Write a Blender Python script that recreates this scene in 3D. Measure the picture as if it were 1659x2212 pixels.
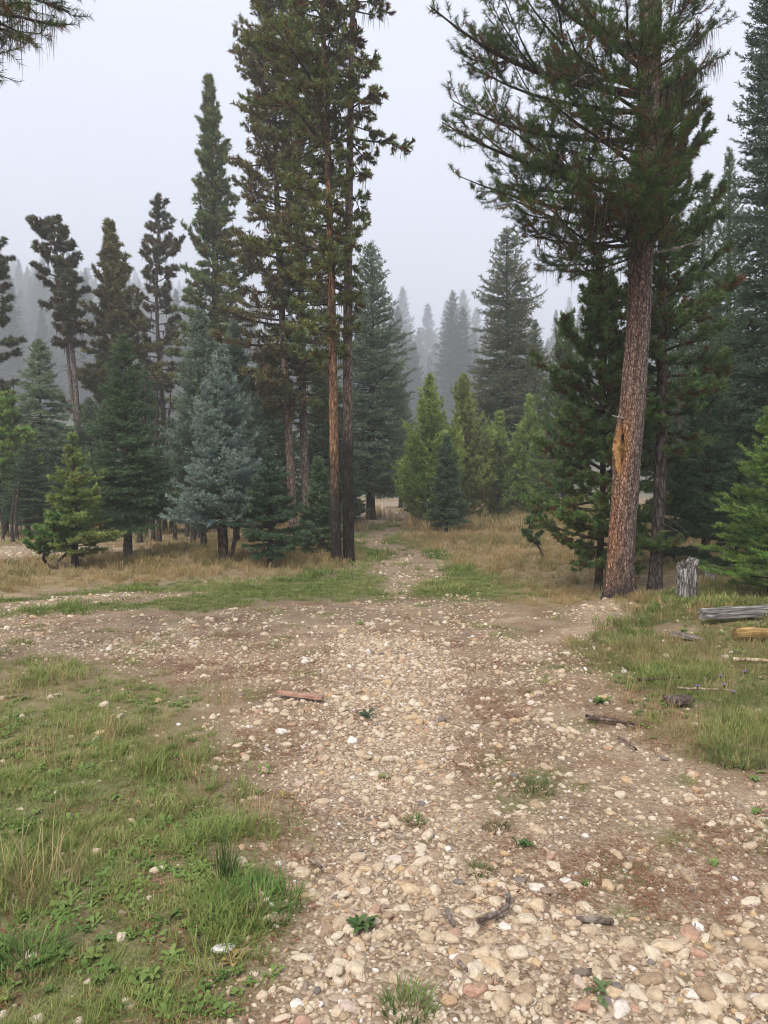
import bpy, math, random
import numpy as np
from mathutils import Vector

PI = math.pi
R_ = math.radians
for o in list(bpy.data.objects):
    bpy.data.objects.remove(o)
SC = bpy.context.scene
COL = SC.collection

# ------------------------------------------------------------------ camera
CAM_H, PITCH, FPX = 1.6, R_(2.47), 1597.6        # phone lens, 26 mm equivalent; pixels of a 1659 x 2212 picture
cam_d = bpy.data.cameras.new('camera')
cam_d.sensor_fit = 'VERTICAL'; cam_d.sensor_height = 36.0; cam_d.lens = 26.0
cam_d.clip_start = 0.05; cam_d.clip_end = 3000
cam = bpy.data.objects.new('camera', cam_d); COL.objects.link(cam)
cam.location = (0, 0, CAM_H); cam.rotation_euler = (PI/2 - PITCH, 0, 0)
SC.camera = cam

# ------------------------------------------------------------------ overcast sky, soft sun, exposure
SUN_EL, SUN_AZ = R_(52), R_(205)                 # azimuth measured clockwise from +Y: behind the camera, a little left
world = bpy.data.worlds.new('World'); SC.world = world; world.use_nodes = True
wn = world.node_tree; wn.nodes.clear()
sky = wn.nodes.new('ShaderNodeTexSky'); sky.sky_type = 'NISHITA'; sky.sun_disc = False
sky.sun_elevation = SUN_EL; sky.sun_rotation = SUN_AZ; sky.dust_density = 6; sky.air_density = 1.0
mixc = wn.nodes.new('ShaderNodeMix'); mixc.data_type = 'RGBA'
mixc.inputs[0].default_value = 0.92              # cloud cover over the clear sky
mixc.inputs[7].default_value = (6.2, 6.6, 7.9, 1)
cn = wn.nodes.new('ShaderNodeTexNoise'); cn.inputs['Scale'].default_value = 1.6; cn.inputs['Detail'].default_value = 3   # slow drift in the cloud cover
cr_ = wn.nodes.new('ShaderNodeValToRGB'); cr_.color_ramp.elements[0].position = .3; cr_.color_ramp.elements[1].position = .7
cr_.color_ramp.elements[0].color = (.93, .935, .95, 1); cr_.color_ramp.elements[1].color = (1.05, 1.045, 1.04, 1)
wtc = wn.nodes.new('ShaderNodeTexCoord'); wn.links.new(wtc.outputs['Generated'], cn.inputs['Vector']); wn.links.new(cn.outputs[0], cr_.inputs[0])
drift = wn.nodes.new('ShaderNodeMix'); drift.data_type = 'RGBA'; drift.blend_type = 'MULTIPLY'; drift.inputs[0].default_value = 1; wn.links.new(cr_.outputs[0], drift.inputs[7])
wn.links.new(sky.outputs[0], mixc.inputs[6])
bg = wn.nodes.new('ShaderNodeBackground'); bg.inputs[1].default_value = 0.050
wn.links.new(mixc.outputs[2], drift.inputs[6]); wn.links.new(drift.outputs[2], bg.inputs[0])
wo = wn.nodes.new('ShaderNodeOutputWorld'); wn.links.new(bg.outputs[0], wo.inputs[0])
sun_d = bpy.data.lights.new('sun', 'SUN'); sun_d.energy = 1.5; sun_d.angle = R_(30); sun_d.color = (1.0, 0.95, 0.87)
sun = bpy.data.objects.new('sun', sun_d); COL.objects.link(sun)
sdir = Vector((math.sin(SUN_AZ)*math.cos(SUN_EL), math.cos(SUN_AZ)*math.cos(SUN_EL), math.sin(SUN_EL)))
sun.rotation_euler = sdir.to_track_quat('Z', 'Y').to_euler(); sun.location = (0, -20, 40)
SC.view_settings.view_transform = 'Standard'; SC.view_settings.look = 'None'
SC.view_settings.exposure = 1.56; SC.view_settings.gamma = 1; SC.view_settings.use_curve_mapping = False
cy = SC.cycles
cy.use_denoising = True; cy.filter_width = 1.05
cy.max_bounces = 6; cy.diffuse_bounces = 3; cy.glossy_bounces = 1; cy.transmission_bounces = 3
cy.volume_bounces = 3; cy.transparent_max_bounces = 4
cy.caustics_reflective = False; cy.caustics_refractive = False

# ------------------------------------------------------------------ helpers
rng = np.random.default_rng(11)
random.seed(5)

def ground_xy(px, py):
    """level-ground point seen at a pixel of the 1659 x 2212 photograph"""
    u, v = (px - 829.5)/FPX, (1106 - py)/FPX
    d = np.array([u, math.cos(PITCH) + v*math.sin(PITCH), -math.sin(PITCH) + v*math.cos(PITCH)])
    t = -CAM_H/d[2]
    return d[0]*t, d[1]*t

def point_at(px, py, y):
    """point at forward distance y seen at a pixel"""
    u, v = (px - 829.5)/FPX, (1106 - py)/FPX
    d = np.array([u, math.cos(PITCH) + v*math.sin(PITCH), -math.sin(PITCH) + v*math.cos(PITCH)])
    return np.array([0, 0, CAM_H]) + d*(y/d[1])

def px_m(y):                                     # metres per pixel of the scored render at distance y
    return y/739.6

def hash2(ix, iy, seed):
    n = (ix.astype(np.int64)*374761393 + iy.astype(np.int64)*668265263 + seed*982451653) & 0xffffffff
    n = ((n ^ (n >> 13))*1274126177) & 0xffffffff
    n = n ^ (n >> 16)
    return (n & 0xffff)/65535.0

def vnoise(x, y, seed=0):
    x = np.asarray(x, float); y = np.asarray(y, float)
    ix, iy = np.floor(x), np.floor(y); fx, fy = x - ix, y - iy
    fx = fx*fx*(3 - 2*fx); fy = fy*fy*(3 - 2*fy)
    a, b = hash2(ix, iy, seed), hash2(ix + 1, iy, seed)
    c, d = hash2(ix, iy + 1, seed), hash2(ix + 1, iy + 1, seed)
    return (a*(1 - fx) + b*fx)*(1 - fy) + (c*(1 - fx) + d*fx)*fy

def fbm(x, y, seed=0, n=4):
    s, a, t = 0, .5, 0
    for i in range(n):
        s = s + a*vnoise(x*2**i, y*2**i, seed + i); t += a; a *= .5
    return s/t

def smooth(a, b, x):
    t = np.clip((x - a)/(b - a), 0, 1)
    return t*t*(3 - 2*t)

def unit(v):
    return v/np.maximum(np.linalg.norm(v, axis=-1, keepdims=True), 1e-9)

def np_mesh(name, V, F, mat=None, col=None, smooth_sh=False, attr='col'):
    me = bpy.data.meshes.new(name)
    V = np.asarray(V, np.float32); F = np.asarray(F, np.int32)
    k = F.shape[1]
    me.vertices.add(len(V)); me.vertices.foreach_set('co', V.ravel())
    me.loops.add(F.size); me.loops.foreach_set('vertex_index', F.ravel())
    me.polygons.add(len(F))
    me.polygons.foreach_set('loop_start', np.arange(0, F.size, k, dtype=np.int32))
    try:
        me.polygons.foreach_set('loop_total', np.full(len(F), k, np.int32))
    except Exception:
        pass
    me.polygons.foreach_set('use_smooth', np.full(len(F), smooth_sh, bool))
    if col is not None:
        a = me.attributes.new(attr, 'FLOAT_COLOR', 'POINT')
        c = np.ones((len(V), 4), np.float32); c[:, :3] = col
        a.data.foreach_set('color', c.ravel())
    me.update(calc_edges=True)
    if mat:
        me.materials.append(mat)
    return me

def link(name, me, parent=None, loc=None):
    o = bpy.data.objects.new(name, me); COL.objects.link(o)
    if parent: o.parent = parent
    if loc is not None: o.location = loc
    return o

def thing(name, label, cat, loc, group=None, me=None, rotz=0):
    o = bpy.data.objects.new(name, me); COL.objects.link(o)
    o.location = loc; o.rotation_euler = (0, 0, rotz)
    o['label'] = label; o['category'] = cat
    if group: o['group'] = group
    return o

def dup(root, loc, rotz=0, scale=(1, 1, 1), label=None, group=None):
    r = root.copy(); COL.objects.link(r)
    r.location = loc; r.rotation_euler = (0, 0, rotz); r.scale = scale
    if label: r['label'] = label
    if group: r['group'] = group
    for ch in root.children:
        c = ch.copy(); COL.objects.link(c); c.parent = r
    return r

class Geo:
    """collects vertices, faces (as quads or triangles) and colours for one mesh"""
    def __init__(s): s.V = []; s.F = []; s.C = []; s.n = 0
    def add(s, V, F, C):
        F = np.asarray(F)
        if F.shape[1] == 4: F = np.concatenate([F[:, [0, 1, 2]], F[:, [0, 2, 3]]])
        s.V.append(V); s.F.append(F + s.n); s.n += len(V)
        C = np.asarray(C, float)
        s.C.append(np.broadcast_to(C, (len(V), 3)) if C.ndim == 1 else C)
    def mesh(s, name, mat, sm=True):
        return np_mesh(name, np.concatenate(s.V), np.concatenate(s.F), mat, np.concatenate(s.C), sm)
    def tube(s, P, rad, k=6, col=(1, 1, 1), cap=True):
        P = np.asarray(P, float); m = len(P); rad = np.broadcast_to(np.asarray(rad, float), (m,))
        T = unit(np.gradient(P, axis=0))
        ref = np.array([0, 0, 1.0]) if abs(T[0, 2]) < .8 else np.array([1.0, 0, 0])
        X = unit(np.cross(T, ref)); Y = np.cross(T, X)
        a = np.arange(k)*2*PI/k
        V = P[:, None] + rad[:, None, None]*(np.cos(a)[None, :, None]*X[:, None] + np.sin(a)[None, :, None]*Y[:, None])
        V = V.reshape(-1, 3)
        i, j = np.meshgrid(np.arange(m - 1), np.arange(k), indexing='ij'); j2 = (j + 1) % k
        F = np.stack([i*k + j, i*k + j2, (i + 1)*k + j2, (i + 1)*k + j], -1).reshape(-1, 4)
        C = np.asarray(col, float)
        if C.ndim == 2: C = np.repeat(C, k, 0)
        s.add(V, F, C)
        if cap:
            for e in (0, m - 1):
                Vc = np.concatenate([V[e*k:(e + 1)*k], P[e:e + 1]])
                Fc = np.stack([np.arange(k), (np.arange(k) + 1) % k, np.full(k, k)], -1)
                s.add(Vc, Fc, C[e*k] if C.ndim == 2 else C)

# ------------------------------------------------------------------ materials
def new_mat(name):
    m = bpy.data.materials.new(name); m.use_nodes = True
    nt = m.node_tree; nt.nodes.clear()
    return m, nt, nt.nodes.new, nt.links.new

def needle_mat():
    m, nt, N, L = new_mat('needles')
    at = N('ShaderNodeAttribute'); at.attribute_name = 'col'
    no = N('ShaderNodeTexNoise'); no.inputs['Scale'].default_value = 3.0; no.inputs['Detail'].default_value = 3
    tc = N('ShaderNodeNewGeometry'); L(tc.outputs['Position'], no.inputs['Vector'])
    mr = N('ShaderNodeMapRange'); mr.inputs[1].default_value = .3; mr.inputs[2].default_value = .7
    mr.inputs[3].default_value = .75; mr.inputs[4].default_value = 1.25; L(no.outputs[0], mr.inputs[0])
    mu = N('ShaderNodeMix'); mu.data_type = 'RGBA'; mu.blend_type = 'MULTIPLY'; mu.inputs[0].default_value = 1
    L(at.outputs[0], mu.inputs[6]); L(mr.outputs[0], mu.inputs[7])
    p = N('ShaderNodeBsdfPrincipled'); p.inputs['Roughness'].default_value = .55
    p.inputs['Specular IOR Level'].default_value = .18
    L(mu.outputs[2], p.inputs['Base Color'])
    tr = N('ShaderNodeBsdfTranslucent'); L(mu.outputs[2], tr.inputs[0])
    mx = N('ShaderNodeMixShader'); mx.inputs[0].default_value = .28
    L(p.outputs[0], mx.inputs[1]); L(tr.outputs[0], mx.inputs[2])
    o = N('ShaderNodeOutputMaterial'); L(mx.outputs[0], o.inputs[0])
    return m
M_NEEDLE = needle_mat()

def bark_mat(name, scale=(22, 22, 6), fissure=.35, bump=.012):
    """furrowed bark: the attribute holds the plate colour, dark fissures run between the plates"""
    m, nt, N, L = new_mat(name)
    at = N('ShaderNodeAttribute'); at.attribute_name = 'col'
    tc = N('ShaderNodeTexCoord'); mp = N('ShaderNodeMapping'); mp.inputs['Scale'].default_value = scale
    L(tc.outputs['Object'], mp.inputs['Vector'])
    nz = N('ShaderNodeTexNoise'); nz.inputs['Scale'].default_value = 1.3; nz.inputs['Detail'].default_value = 4; L(mp.outputs[0], nz.inputs['Vector'])
    vo = N('ShaderNodeTexVoronoi'); vo.feature = 'DISTANCE_TO_EDGE'; vo.inputs['Scale'].default_value = 1.0
    ad = N('ShaderNodeMix'); ad.data_type = 'RGBA'; ad.blend_type = 'LINEAR_LIGHT'; ad.inputs[0].default_value = .5
    L(mp.outputs[0], ad.inputs[6]); L(nz.outputs[1], ad.inputs[7]); L(ad.outputs[2], vo.inputs['Vector'])
    cr = N('ShaderNodeValToRGB'); cr.color_ramp.elements[0].position = .0; cr.color_ramp.elements[1].position = .22
    cr.color_ramp.elements[0].color = (fissure, fissure*.85, fissure*.8, 1); cr.color_ramp.elements[1].color = (1.1, 1.1, 1.1, 1)
    L(vo.outputs[0], cr.inputs[0])
    n2 = N('ShaderNodeTexNoise'); n2.inputs['Scale'].default_value = 2.4; n2.inputs['Detail'].default_value = 5; L(mp.outputs[0], n2.inputs['Vector'])
    m2 = N('ShaderNodeMapRange'); m2.inputs[1].default_value = .3; m2.inputs[2].default_value = .72; m2.inputs[3].default_value = .55; m2.inputs[4].default_value = 1.35
    L(n2.outputs[0], m2.inputs[0])
    a = N('ShaderNodeMix'); a.data_type = 'RGBA'; a.blend_type = 'MULTIPLY'; a.inputs[0].default_value = 1
    L(at.outputs[0], a.inputs[6]); L(cr.outputs[0], a.inputs[7])
    b = N('ShaderNodeMix'); b.data_type = 'RGBA'; b.blend_type = 'MULTIPLY'; b.inputs[0].default_value = 1
    L(a.outputs[2], b.inputs[6]); L(m2.outputs[0], b.inputs[7])
    v2 = N('ShaderNodeTexVoronoi'); v2.feature = 'DISTANCE_TO_EDGE'; v2.inputs['Scale'].default_value = .38; L(ad.outputs[2], v2.inputs['Vector'])
    c2 = N('ShaderNodeValToRGB'); c2.color_ramp.elements[0].position = .0; c2.color_ramp.elements[1].position = .16
    c2.color_ramp.elements[0].color = (.45, .42, .40, 1); c2.color_ramp.elements[1].color = (1, 1, 1, 1); L(v2.outputs[0], c2.inputs[0])
    b2 = N('ShaderNodeMix'); b2.data_type = 'RGBA'; b2.blend_type = 'MULTIPLY'; b2.inputs[0].default_value = .85
    L(b.outputs[2], b2.inputs[6]); L(c2.outputs[0], b2.inputs[7]); b = b2
    bu = N('ShaderNodeBump'); bu.inputs['Strength'].default_value = .9; bu.inputs['Distance'].default_value = bump; L(cr.outputs[0], bu.inputs['Height'])
    p = N('ShaderNodeBsdfPrincipled'); p.inputs['Roughness'].default_value = .9; p.inputs['Specular IOR Level'].default_value = .15
    L(b.outputs[2], p.inputs['Base Color']); L(bu.outputs[0], p.inputs['Normal'])
    o = N('ShaderNodeOutputMaterial'); L(p.outputs[0], o.inputs[0])
    return m
M_BARK = bark_mat('furrowed_bark')
M_WOOD = bark_mat('weathered_wood', (14, 14, 3), .55, .006)

def simple_attr_mat(name, rough=.85, nscale=8, lo=.7, hi=1.3, trans=0.0):
    m, nt, N, L = new_mat(name)
    at = N('ShaderNodeAttribute'); at.attribute_name = 'col'
    no = N('ShaderNodeTexNoise'); no.inputs['Scale'].default_value = nscale; no.inputs['Detail'].default_value = 5
    tc = N('ShaderNodeTexCoord'); L(tc.outputs['Object'], no.inputs['Vector'])
    mr = N('ShaderNodeMapRange'); mr.inputs[1].default_value = .3; mr.inputs[2].default_value = .7; mr.inputs[3].default_value = lo; mr.inputs[4].default_value = hi
    L(no.outputs[0], mr.inputs[0])
    mu = N('ShaderNodeMix'); mu.data_type = 'RGBA'; mu.blend_type = 'MULTIPLY'; mu.inputs[0].default_value = 1
    L(at.outputs[0], mu.inputs[6]); L(mr.outputs[0], mu.inputs[7])
    p = N('ShaderNodeBsdfPrincipled'); p.inputs['Roughness'].default_value = rough; p.inputs['Specular IOR Level'].default_value = .2
    L(mu.outputs[2], p.inputs['Base Color'])
    bu = N('ShaderNodeBump'); bu.inputs['Strength'].default_value = .35; bu.inputs['Distance'].default_value = .004; L(no.outputs[0], bu.inputs['Height']); L(bu.outputs[0], p.inputs['Normal'])
    o = N('ShaderNodeOutputMaterial')
    if trans:
        tr = N('ShaderNodeBsdfTranslucent'); L(mu.outputs[2], tr.inputs[0])
        mx = N('ShaderNodeMixShader'); mx.inputs[0].default_value = trans
        L(p.outputs[0], mx.inputs[1]); L(tr.outputs[0], mx.inputs[2]); L(mx.outputs[0], o.inputs[0])
    else:
        L(p.outputs[0], o.inputs[0])
    return m
M_LICHEN = simple_attr_mat('beard_lichen', .9, 10, .7, 1.3, .3)
M_SCAR = simple_attr_mat('torn_wood', .8, 25, .6, 1.25)

def ramp_mat(name, stops, rough=.8, trans=0.0, src='tint', kind='INSTANCER', bump=0, speck=0.0):
    """colour picked per instance from a ramp, broken up by fine noise"""
    m, nt, N, L = new_mat(name)
    at = N('ShaderNodeAttribute'); at.attribute_name = src; at.attribute_type = kind
    cr = N('ShaderNodeValToRGB'); e = cr.color_ramp.elements
    while len(e) < len(stops): e.new(.5)
    for i, (pos, c) in enumerate(stops):
        e[i].position = pos; e[i].color = (*c, 1)
    L(at.outputs['Fac'], cr.inputs[0])
    no = N('ShaderNodeTexNoise'); no.inputs['Scale'].default_value = 2.2 if bump else 6; no.inputs['Detail'].default_value = 6; no.inputs['Roughness'].default_value = .65
    tc = N('ShaderNodeTexCoord')
    ad = N('ShaderNodeVectorMath'); ad.operation = 'ADD'
    sc_ = N('ShaderNodeVectorMath'); sc_.operation = 'SCALE'; sc_.inputs['Scale'].default_value = 37.0
    L(at.outputs['Vector'], sc_.inputs[0]); L(tc.outputs['Object'], ad.inputs[0]); L(sc_.outputs[0], ad.inputs[1]); L(ad.outputs[0], no.inputs['Vector'])
    mr = N('ShaderNodeMapRange'); mr.inputs[1].default_value = .3; mr.inputs[2].default_value = .7; mr.inputs[3].default_value = 1 - speck; mr.inputs[4].default_value = 1 + speck
    L(no.outputs[0], mr.inputs[0])
    mu = N('ShaderNodeMix'); mu.data_type = 'RGBA'; mu.blend_type = 'MULTIPLY'; mu.inputs[0].default_value = 1
    L(cr.outputs[0], mu.inputs[6]); L(mr.outputs[0], mu.inputs[7])
    p = N('ShaderNodeBsdfPrincipled'); p.inputs['Roughness'].default_value = rough; p.inputs['Specular IOR Level'].default_value = .25
    L(mu.outputs[2], p.inputs['Base Color'])
    if bump:
        bu = N('ShaderNodeBump'); bu.inputs['Strength'].default_value = .5; bu.inputs['Distance'].default_value = bump
        L(no.outputs[0], bu.inputs['Height']); L(bu.outputs[0], p.inputs['Normal'])
    o = N('ShaderNodeOutputMaterial')
    if trans:
        tr = N('ShaderNodeBsdfTranslucent'); L(mu.outputs[2], tr.inputs[0])
        mx = N('ShaderNodeMixShader'); mx.inputs[0].default_value = trans
        L(p.outputs[0], mx.inputs[1]); L(tr.outputs[0], mx.inputs[2]); L(mx.outputs[0], o.inputs[0])
    else:
        L(p.outputs[0], o.inputs[0])
    return m

STONE_STOPS = [(0, (.14, .135, .13)), (.08, (.24, .20, .17)), (.2, (.36, .255, .165)), (.36, (.49, .375, .25)), (.55, (.60, .485, .345)),
               (.70, (.67, .575, .45)), (.82, (.53, .365, .20)), (.90, (.46, .28, .20)), (.94, (.70, .635, .55)), (1, (.78, .75, .70))]
M_STONE = ramp_mat('river_stone', STONE_STOPS, .8, 0, bump=.25, speck=.22)
M_GRASS = ramp_mat('green_grass_blades', [(0, (.11, .165, .036)), (.4, (.20, .255, .062)), (.7, (.285, .305, .10)), (.86, (.34, .30, .13)), (1, (.44, .35, .19))], .6, .3, speck=.15)
M_DRY = ramp_mat('dry_grass_blades', [(0, (.14, .17, .05)), (.25, (.22, .21, .08)), (.55, (.38, .27, .125)), (.85, (.48, .35, .18)), (1, (.54, .44, .27))], .7, .3, speck=.15)
M_WEED = ramp_mat('weed_leaves', [(0, (.08, .14, .032)), (.5, (.15, .23, .055)), (.9, (.20, .25, .07)), (.97, (.24, .25, .08)), (1, (.32, .24, .09))], .55, .25, speck=.2)
M_LITTER = ramp_mat('fallen_needles', [(0, (.13, .06, .03)), (.5, (.20, .085, .045)), (.8, (.28, .17, .10)), (1, (.40, .32, .24))], .8, 0, speck=.2)

# ------------------------------------------------------------------ the lie of the land
TREE_A = ground_xy(1340, 1322)                   # the big scarred pine
def dist_seg_poly(x, y, P):
    """signed distance to a closed polygon, negative inside"""
    P = np.asarray(P, float); d = np.full(x.shape, 1e9); ins = np.zeros(x.shape, bool)
    n = len(P)
    for i in range(n):
        ax, ay = P[i]; bx, by = P[(i + 1) % n]
        ex, ey = bx - ax, by - ay
        t = np.clip(((x - ax)*ex + (y - ay)*ey)/(ex*ex + ey*ey + 1e-12), 0, 1)
        d = np.minimum(d, np.hypot(x - ax - t*ex, y - ay - t*ey))
        c = (ay > y) != (by > y)
        with np.errstate(divide='ignore', invalid='ignore'):
            ins ^= c & (x < (bx - ax)*(y - ay)/(by - ay + 1e-12) + ax)
    return np.where(ins, -d, d)

def area(*pts): return [ground_xy(a, b) for a, b in pts]
# loose cobble track in the foreground
A_COBBLE = area((600, 2290), (690, 2050), (610, 1850), (650, 1700), (640, 1590), (690, 1480), (700, 1400), (770, 1375), (960, 1400), (1010, 1500), (1000, 1620), (1050, 1760), (1130, 1900), (1430, 2010), (1800, 2080), (1800, 2320), (1200, 2500))
# trodden stony soil round it and across the clearing
A_STONY = area((420, 2350), (590, 2080), (560, 1900), (600, 1740), (500, 1600), (430, 1500), (250, 1420), (0, 1410), (-500, 1430), (-700, 1370), (-150, 1335), (330, 1325), (620, 1318), (770, 1300), (840, 1288), (1000, 1284), (1080, 1312), (1200, 1395), (1260, 1450), (1310, 1560), (1440, 1640), (1700, 1700), (2300, 1800), (2600, 2600), (1000, 2900))
A_PATH = area((812, 1216), (850, 1204), (815, 1192), (772, 1178), (764, 1166), (802, 1151), (838, 1139), (866, 1138), (862, 1152), (834, 1166), (880, 1176), (930, 1197), (955, 1210), (972, 1236), (944, 1258), (908, 1264), (892, 1298), (822, 1298), (824, 1262), (806, 1236))
A_STRIP = area((-400, 1318), (40, 1300), (150, 1284), (330, 1278), (440, 1284), (330, 1300), (150, 1306), (30, 1325), (-400, 1345))
A_LROAD = area((-900, 1192), (0, 1180), (180, 1178), (300, 1186), (280, 1192), (140, 1196), (0, 1210), (-900, 1240))
A_FROAD = area((-600, 1081), (300, 1084), (780, 1084), (900, 1086), (1200, 1086), (2600, 1080), (2600, 1088), (1150, 1094), (870, 1099), (780, 1100), (300, 1096), (-600, 1092))
A_FBANK = area((740, 1101), (890, 1101), (870, 1126), (760, 1128))
A_VERGE = area((240, 1262), (560, 1256), (770, 1236), (792, 1210), (752, 1182), (748, 1164), (790, 1146), (836, 1132), (884, 1134), (874, 1154), (852, 1166), (900, 1176), (960, 1198), (1000, 1222), (1060, 1240), (1110, 1252), (1135, 1285), (1040, 1300), (860, 1294), (760, 1300), (560, 1300), (450, 1322), (250, 1318), (60, 1332), (-500, 1345), (-500, 1315), (100, 1290))
A_DRYL = area((-900, 1203), (0, 1213), (160, 1200), (300, 1180), (560, 1168), (730, 1172), (795, 1160), (775, 1215), (690, 1236), (520, 1248), (300, 1254), (60, 1280), (-700, 1300))
A_DRYR = area((880, 1146), (1000, 1120), (1120, 1098), (1300, 1096), (1500, 1110), (1900, 1130), (1900, 1210), (1420, 1260), (1300, 1318), (1200, 1330), (1110, 1302), (1090, 1262), (1010, 1236), (950, 1205), (880, 1180), (850, 1165))
A_RBANK = area((1235, 1400), (1300, 1350), (1430, 1300), (1700, 1255), (2300, 1230), (3000, 1500), (2400, 1760), (1700, 1660), (1480, 1640), (1370, 1560), (1310, 1460))
A_LAWN = area((-600, 3200), (380, 2600), (520, 2300), (620, 2080), (600, 1950), (570, 1780), (560, 1640), (440, 1560), (300, 1470), (120, 1430), (-200, 1430), (-1500, 1500), (-3000, 2200))

def poly(x, y, P, w, seed, wob=.35, fr=.9):
    """soft membership 0..1 of an area with a ragged edge of about w metres"""
    d = dist_seg_poly(x, y, P)
    far = 1 + np.hypot(x, y)*.04
    d = d + (fbm(x*fr, y*fr, seed) - .5)*2*wob*far
    return 1 - smooth(-w, w, d/far)

def zones(x, y):
    """gravel (stones), green grass and dry grass cover at ground points"""
    cob = poly(x, y, A_COBBLE, .22, 3, .3)
    sto = poly(x, y, A_STONY, .35, 9, .45)
    pth = np.maximum(poly(x, y, A_PATH, .12, 4, .18), poly(x, y, A_STRIP, .12, 5, .25))
    rd = np.maximum(poly(x, y, A_LROAD, .1, 6, .1), np.maximum(poly(x, y, A_FROAD, .1, 7, .05), poly(x, y, A_FBANK, .2, 8, .2)*.6))
    ver = poly(x, y, A_VERGE, .3, 12, .35)
    dry = np.maximum(poly(x, y, A_DRYL, .25, 13, .3), poly(x, y, A_DRYR, .25, 14, .3))
    rb = poly(x, y, A_RBANK, .25, 15, .35)
    law = poly(x, y, A_LAWN, .35, 16, .5)
    patch = fbm(x*1.1, y*1.1, 21); fine = fbm(x*3.1, y*3.1, 27)
    ax, ay = TREE_A; mnd = np.exp(-(((x - ax + .42)/.42)**2 + ((y - ay + .55)/.42)**2))
    law = law*(.42 + .58*smooth(6.0, 4.2, y + 1.2*(patch - .5)))
    gravel = np.clip(np.maximum.reduce([mnd, cob, (.40 + .22*smooth(5.5, 3, y))*sto*(.4 + fine), (.18 + .30*patch)*pth, .9*rd]), 0, 1)
    green = np.maximum.reduce([ver*smooth(.14, .36, fine)*(1 - .93*pth), law*smooth(.20, .46, .55*patch + .45*fine), rb*.75*smooth(.3, .55, fine), .5*smooth(.58, .70, fine)*sto])
    green = green*(1 - .93*cob)*(1 - rd)*(1 - mnd)
    dry = dry*(1 - .85*poly(x, y, A_VERGE, .3, 12, .2))
    dr = np.maximum.reduce([dry*(.55 + .45*smooth(.35, .6, patch)), rb*.55*smooth(.35, .6, patch), law*.34*smooth(.44, .60, patch), .30*smooth(3.2, 4.6, y)*smooth(8.5, 6.5, y)*smooth(.45, .6, patch)*smooth(-.6, -1.4, x)])*(1 - .97*pth)*(1 - rd)*(1 - sto*.8*(1 - rb))
    wild = np.where(y > 11, .35*(1 - ver)*(1 - dry)*(1 - rd)*(1 - pth)*(1 - sto), 0)   # forest floor
    return gravel, green, dr, wild, sto, cob, law, rb

def height(x, y):
    x = np.asarray(x, float); y = np.asarray(y, float)
    h = .10*(fbm(x*.25, y*.25, 31, 3) - .5)*smooth(2, 7, np.hypot(x, y)) + .035*(fbm(x*1.3, y*1.3, 41, 3) - .5)
    ax, ay = TREE_A
    h = h + .17*np.exp(-(((x - ax + .10)/.55)**2 + ((y - ay + .12)/.5)**2)) + .05*np.exp(-(((x - ax + .5)/.5)**2 + ((y - ay + .75)/.35)**2))*(1 + 1.2*(fbm(x*5, y*5, 43) - .5))
    h = h + .16*smooth(1.2, 3.2, x - .12*y)*smooth(5, 8, y)*(1 - smooth(26, 40, y))
    return h

def gz(x, y): return float(height(np.array([x]), np.array([y]))[0])

HILL_Y0 = 62.0
def hill_h(x, y):
    sl = .115 + .135*smooth(-20, -190, x)
    z = np.maximum(y - HILL_Y0, 0)
    return sl*z*smooth(0, 40, z) + 9*(fbm(x*.012, y*.012, 51) - .5)*smooth(0, 60, z) - .6*(1 - smooth(0, 12, z))

# ground sheet: fine near the camera, coarse far away
def warp(n, a, lim):
    t = np.linspace(-1, 1, n); b = np.arcsinh(lim/a)
    return a*np.sinh(t*b)
gx = warp(250, 2.2, 240.0)
ty = np.linspace(0, 1, 270); by = np.arcsinh(160.0/2.0)
gy = 1.2 + 2.0*np.sinh(ty*by)
gy = np.concatenate([[-30, -14, -7, -3, -1, 0, .6], gy])
X, Y = np.meshgrid(gx, gy); xs, ys = X.ravel(), Y.ravel()
zs = height(xs, ys)
g_, gr_, dr_, wi_, st_, co_, la_, rb_ = zones(xs, ys)
zs = zs + .012*(fbm(xs*6, ys*6, 61, 2) - .5)*np.exp(-ys/9)
nx, ny = len(gx), len(gy)
ii, jj = np.meshgrid(np.arange(ny - 1), np.arange(nx - 1), indexing='ij')
FQ = np.stack([ii*nx + jj, ii*nx + jj + 1, (ii + 1)*nx + jj + 1, (ii + 1)*nx + jj], -1).reshape(-1, 4)
zonecol = np.stack([g_, np.clip(gr_ + .8*wi_*.4, 0, 1), np.clip(dr_ + .5*wi_, 0, 1)], -1)

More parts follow.
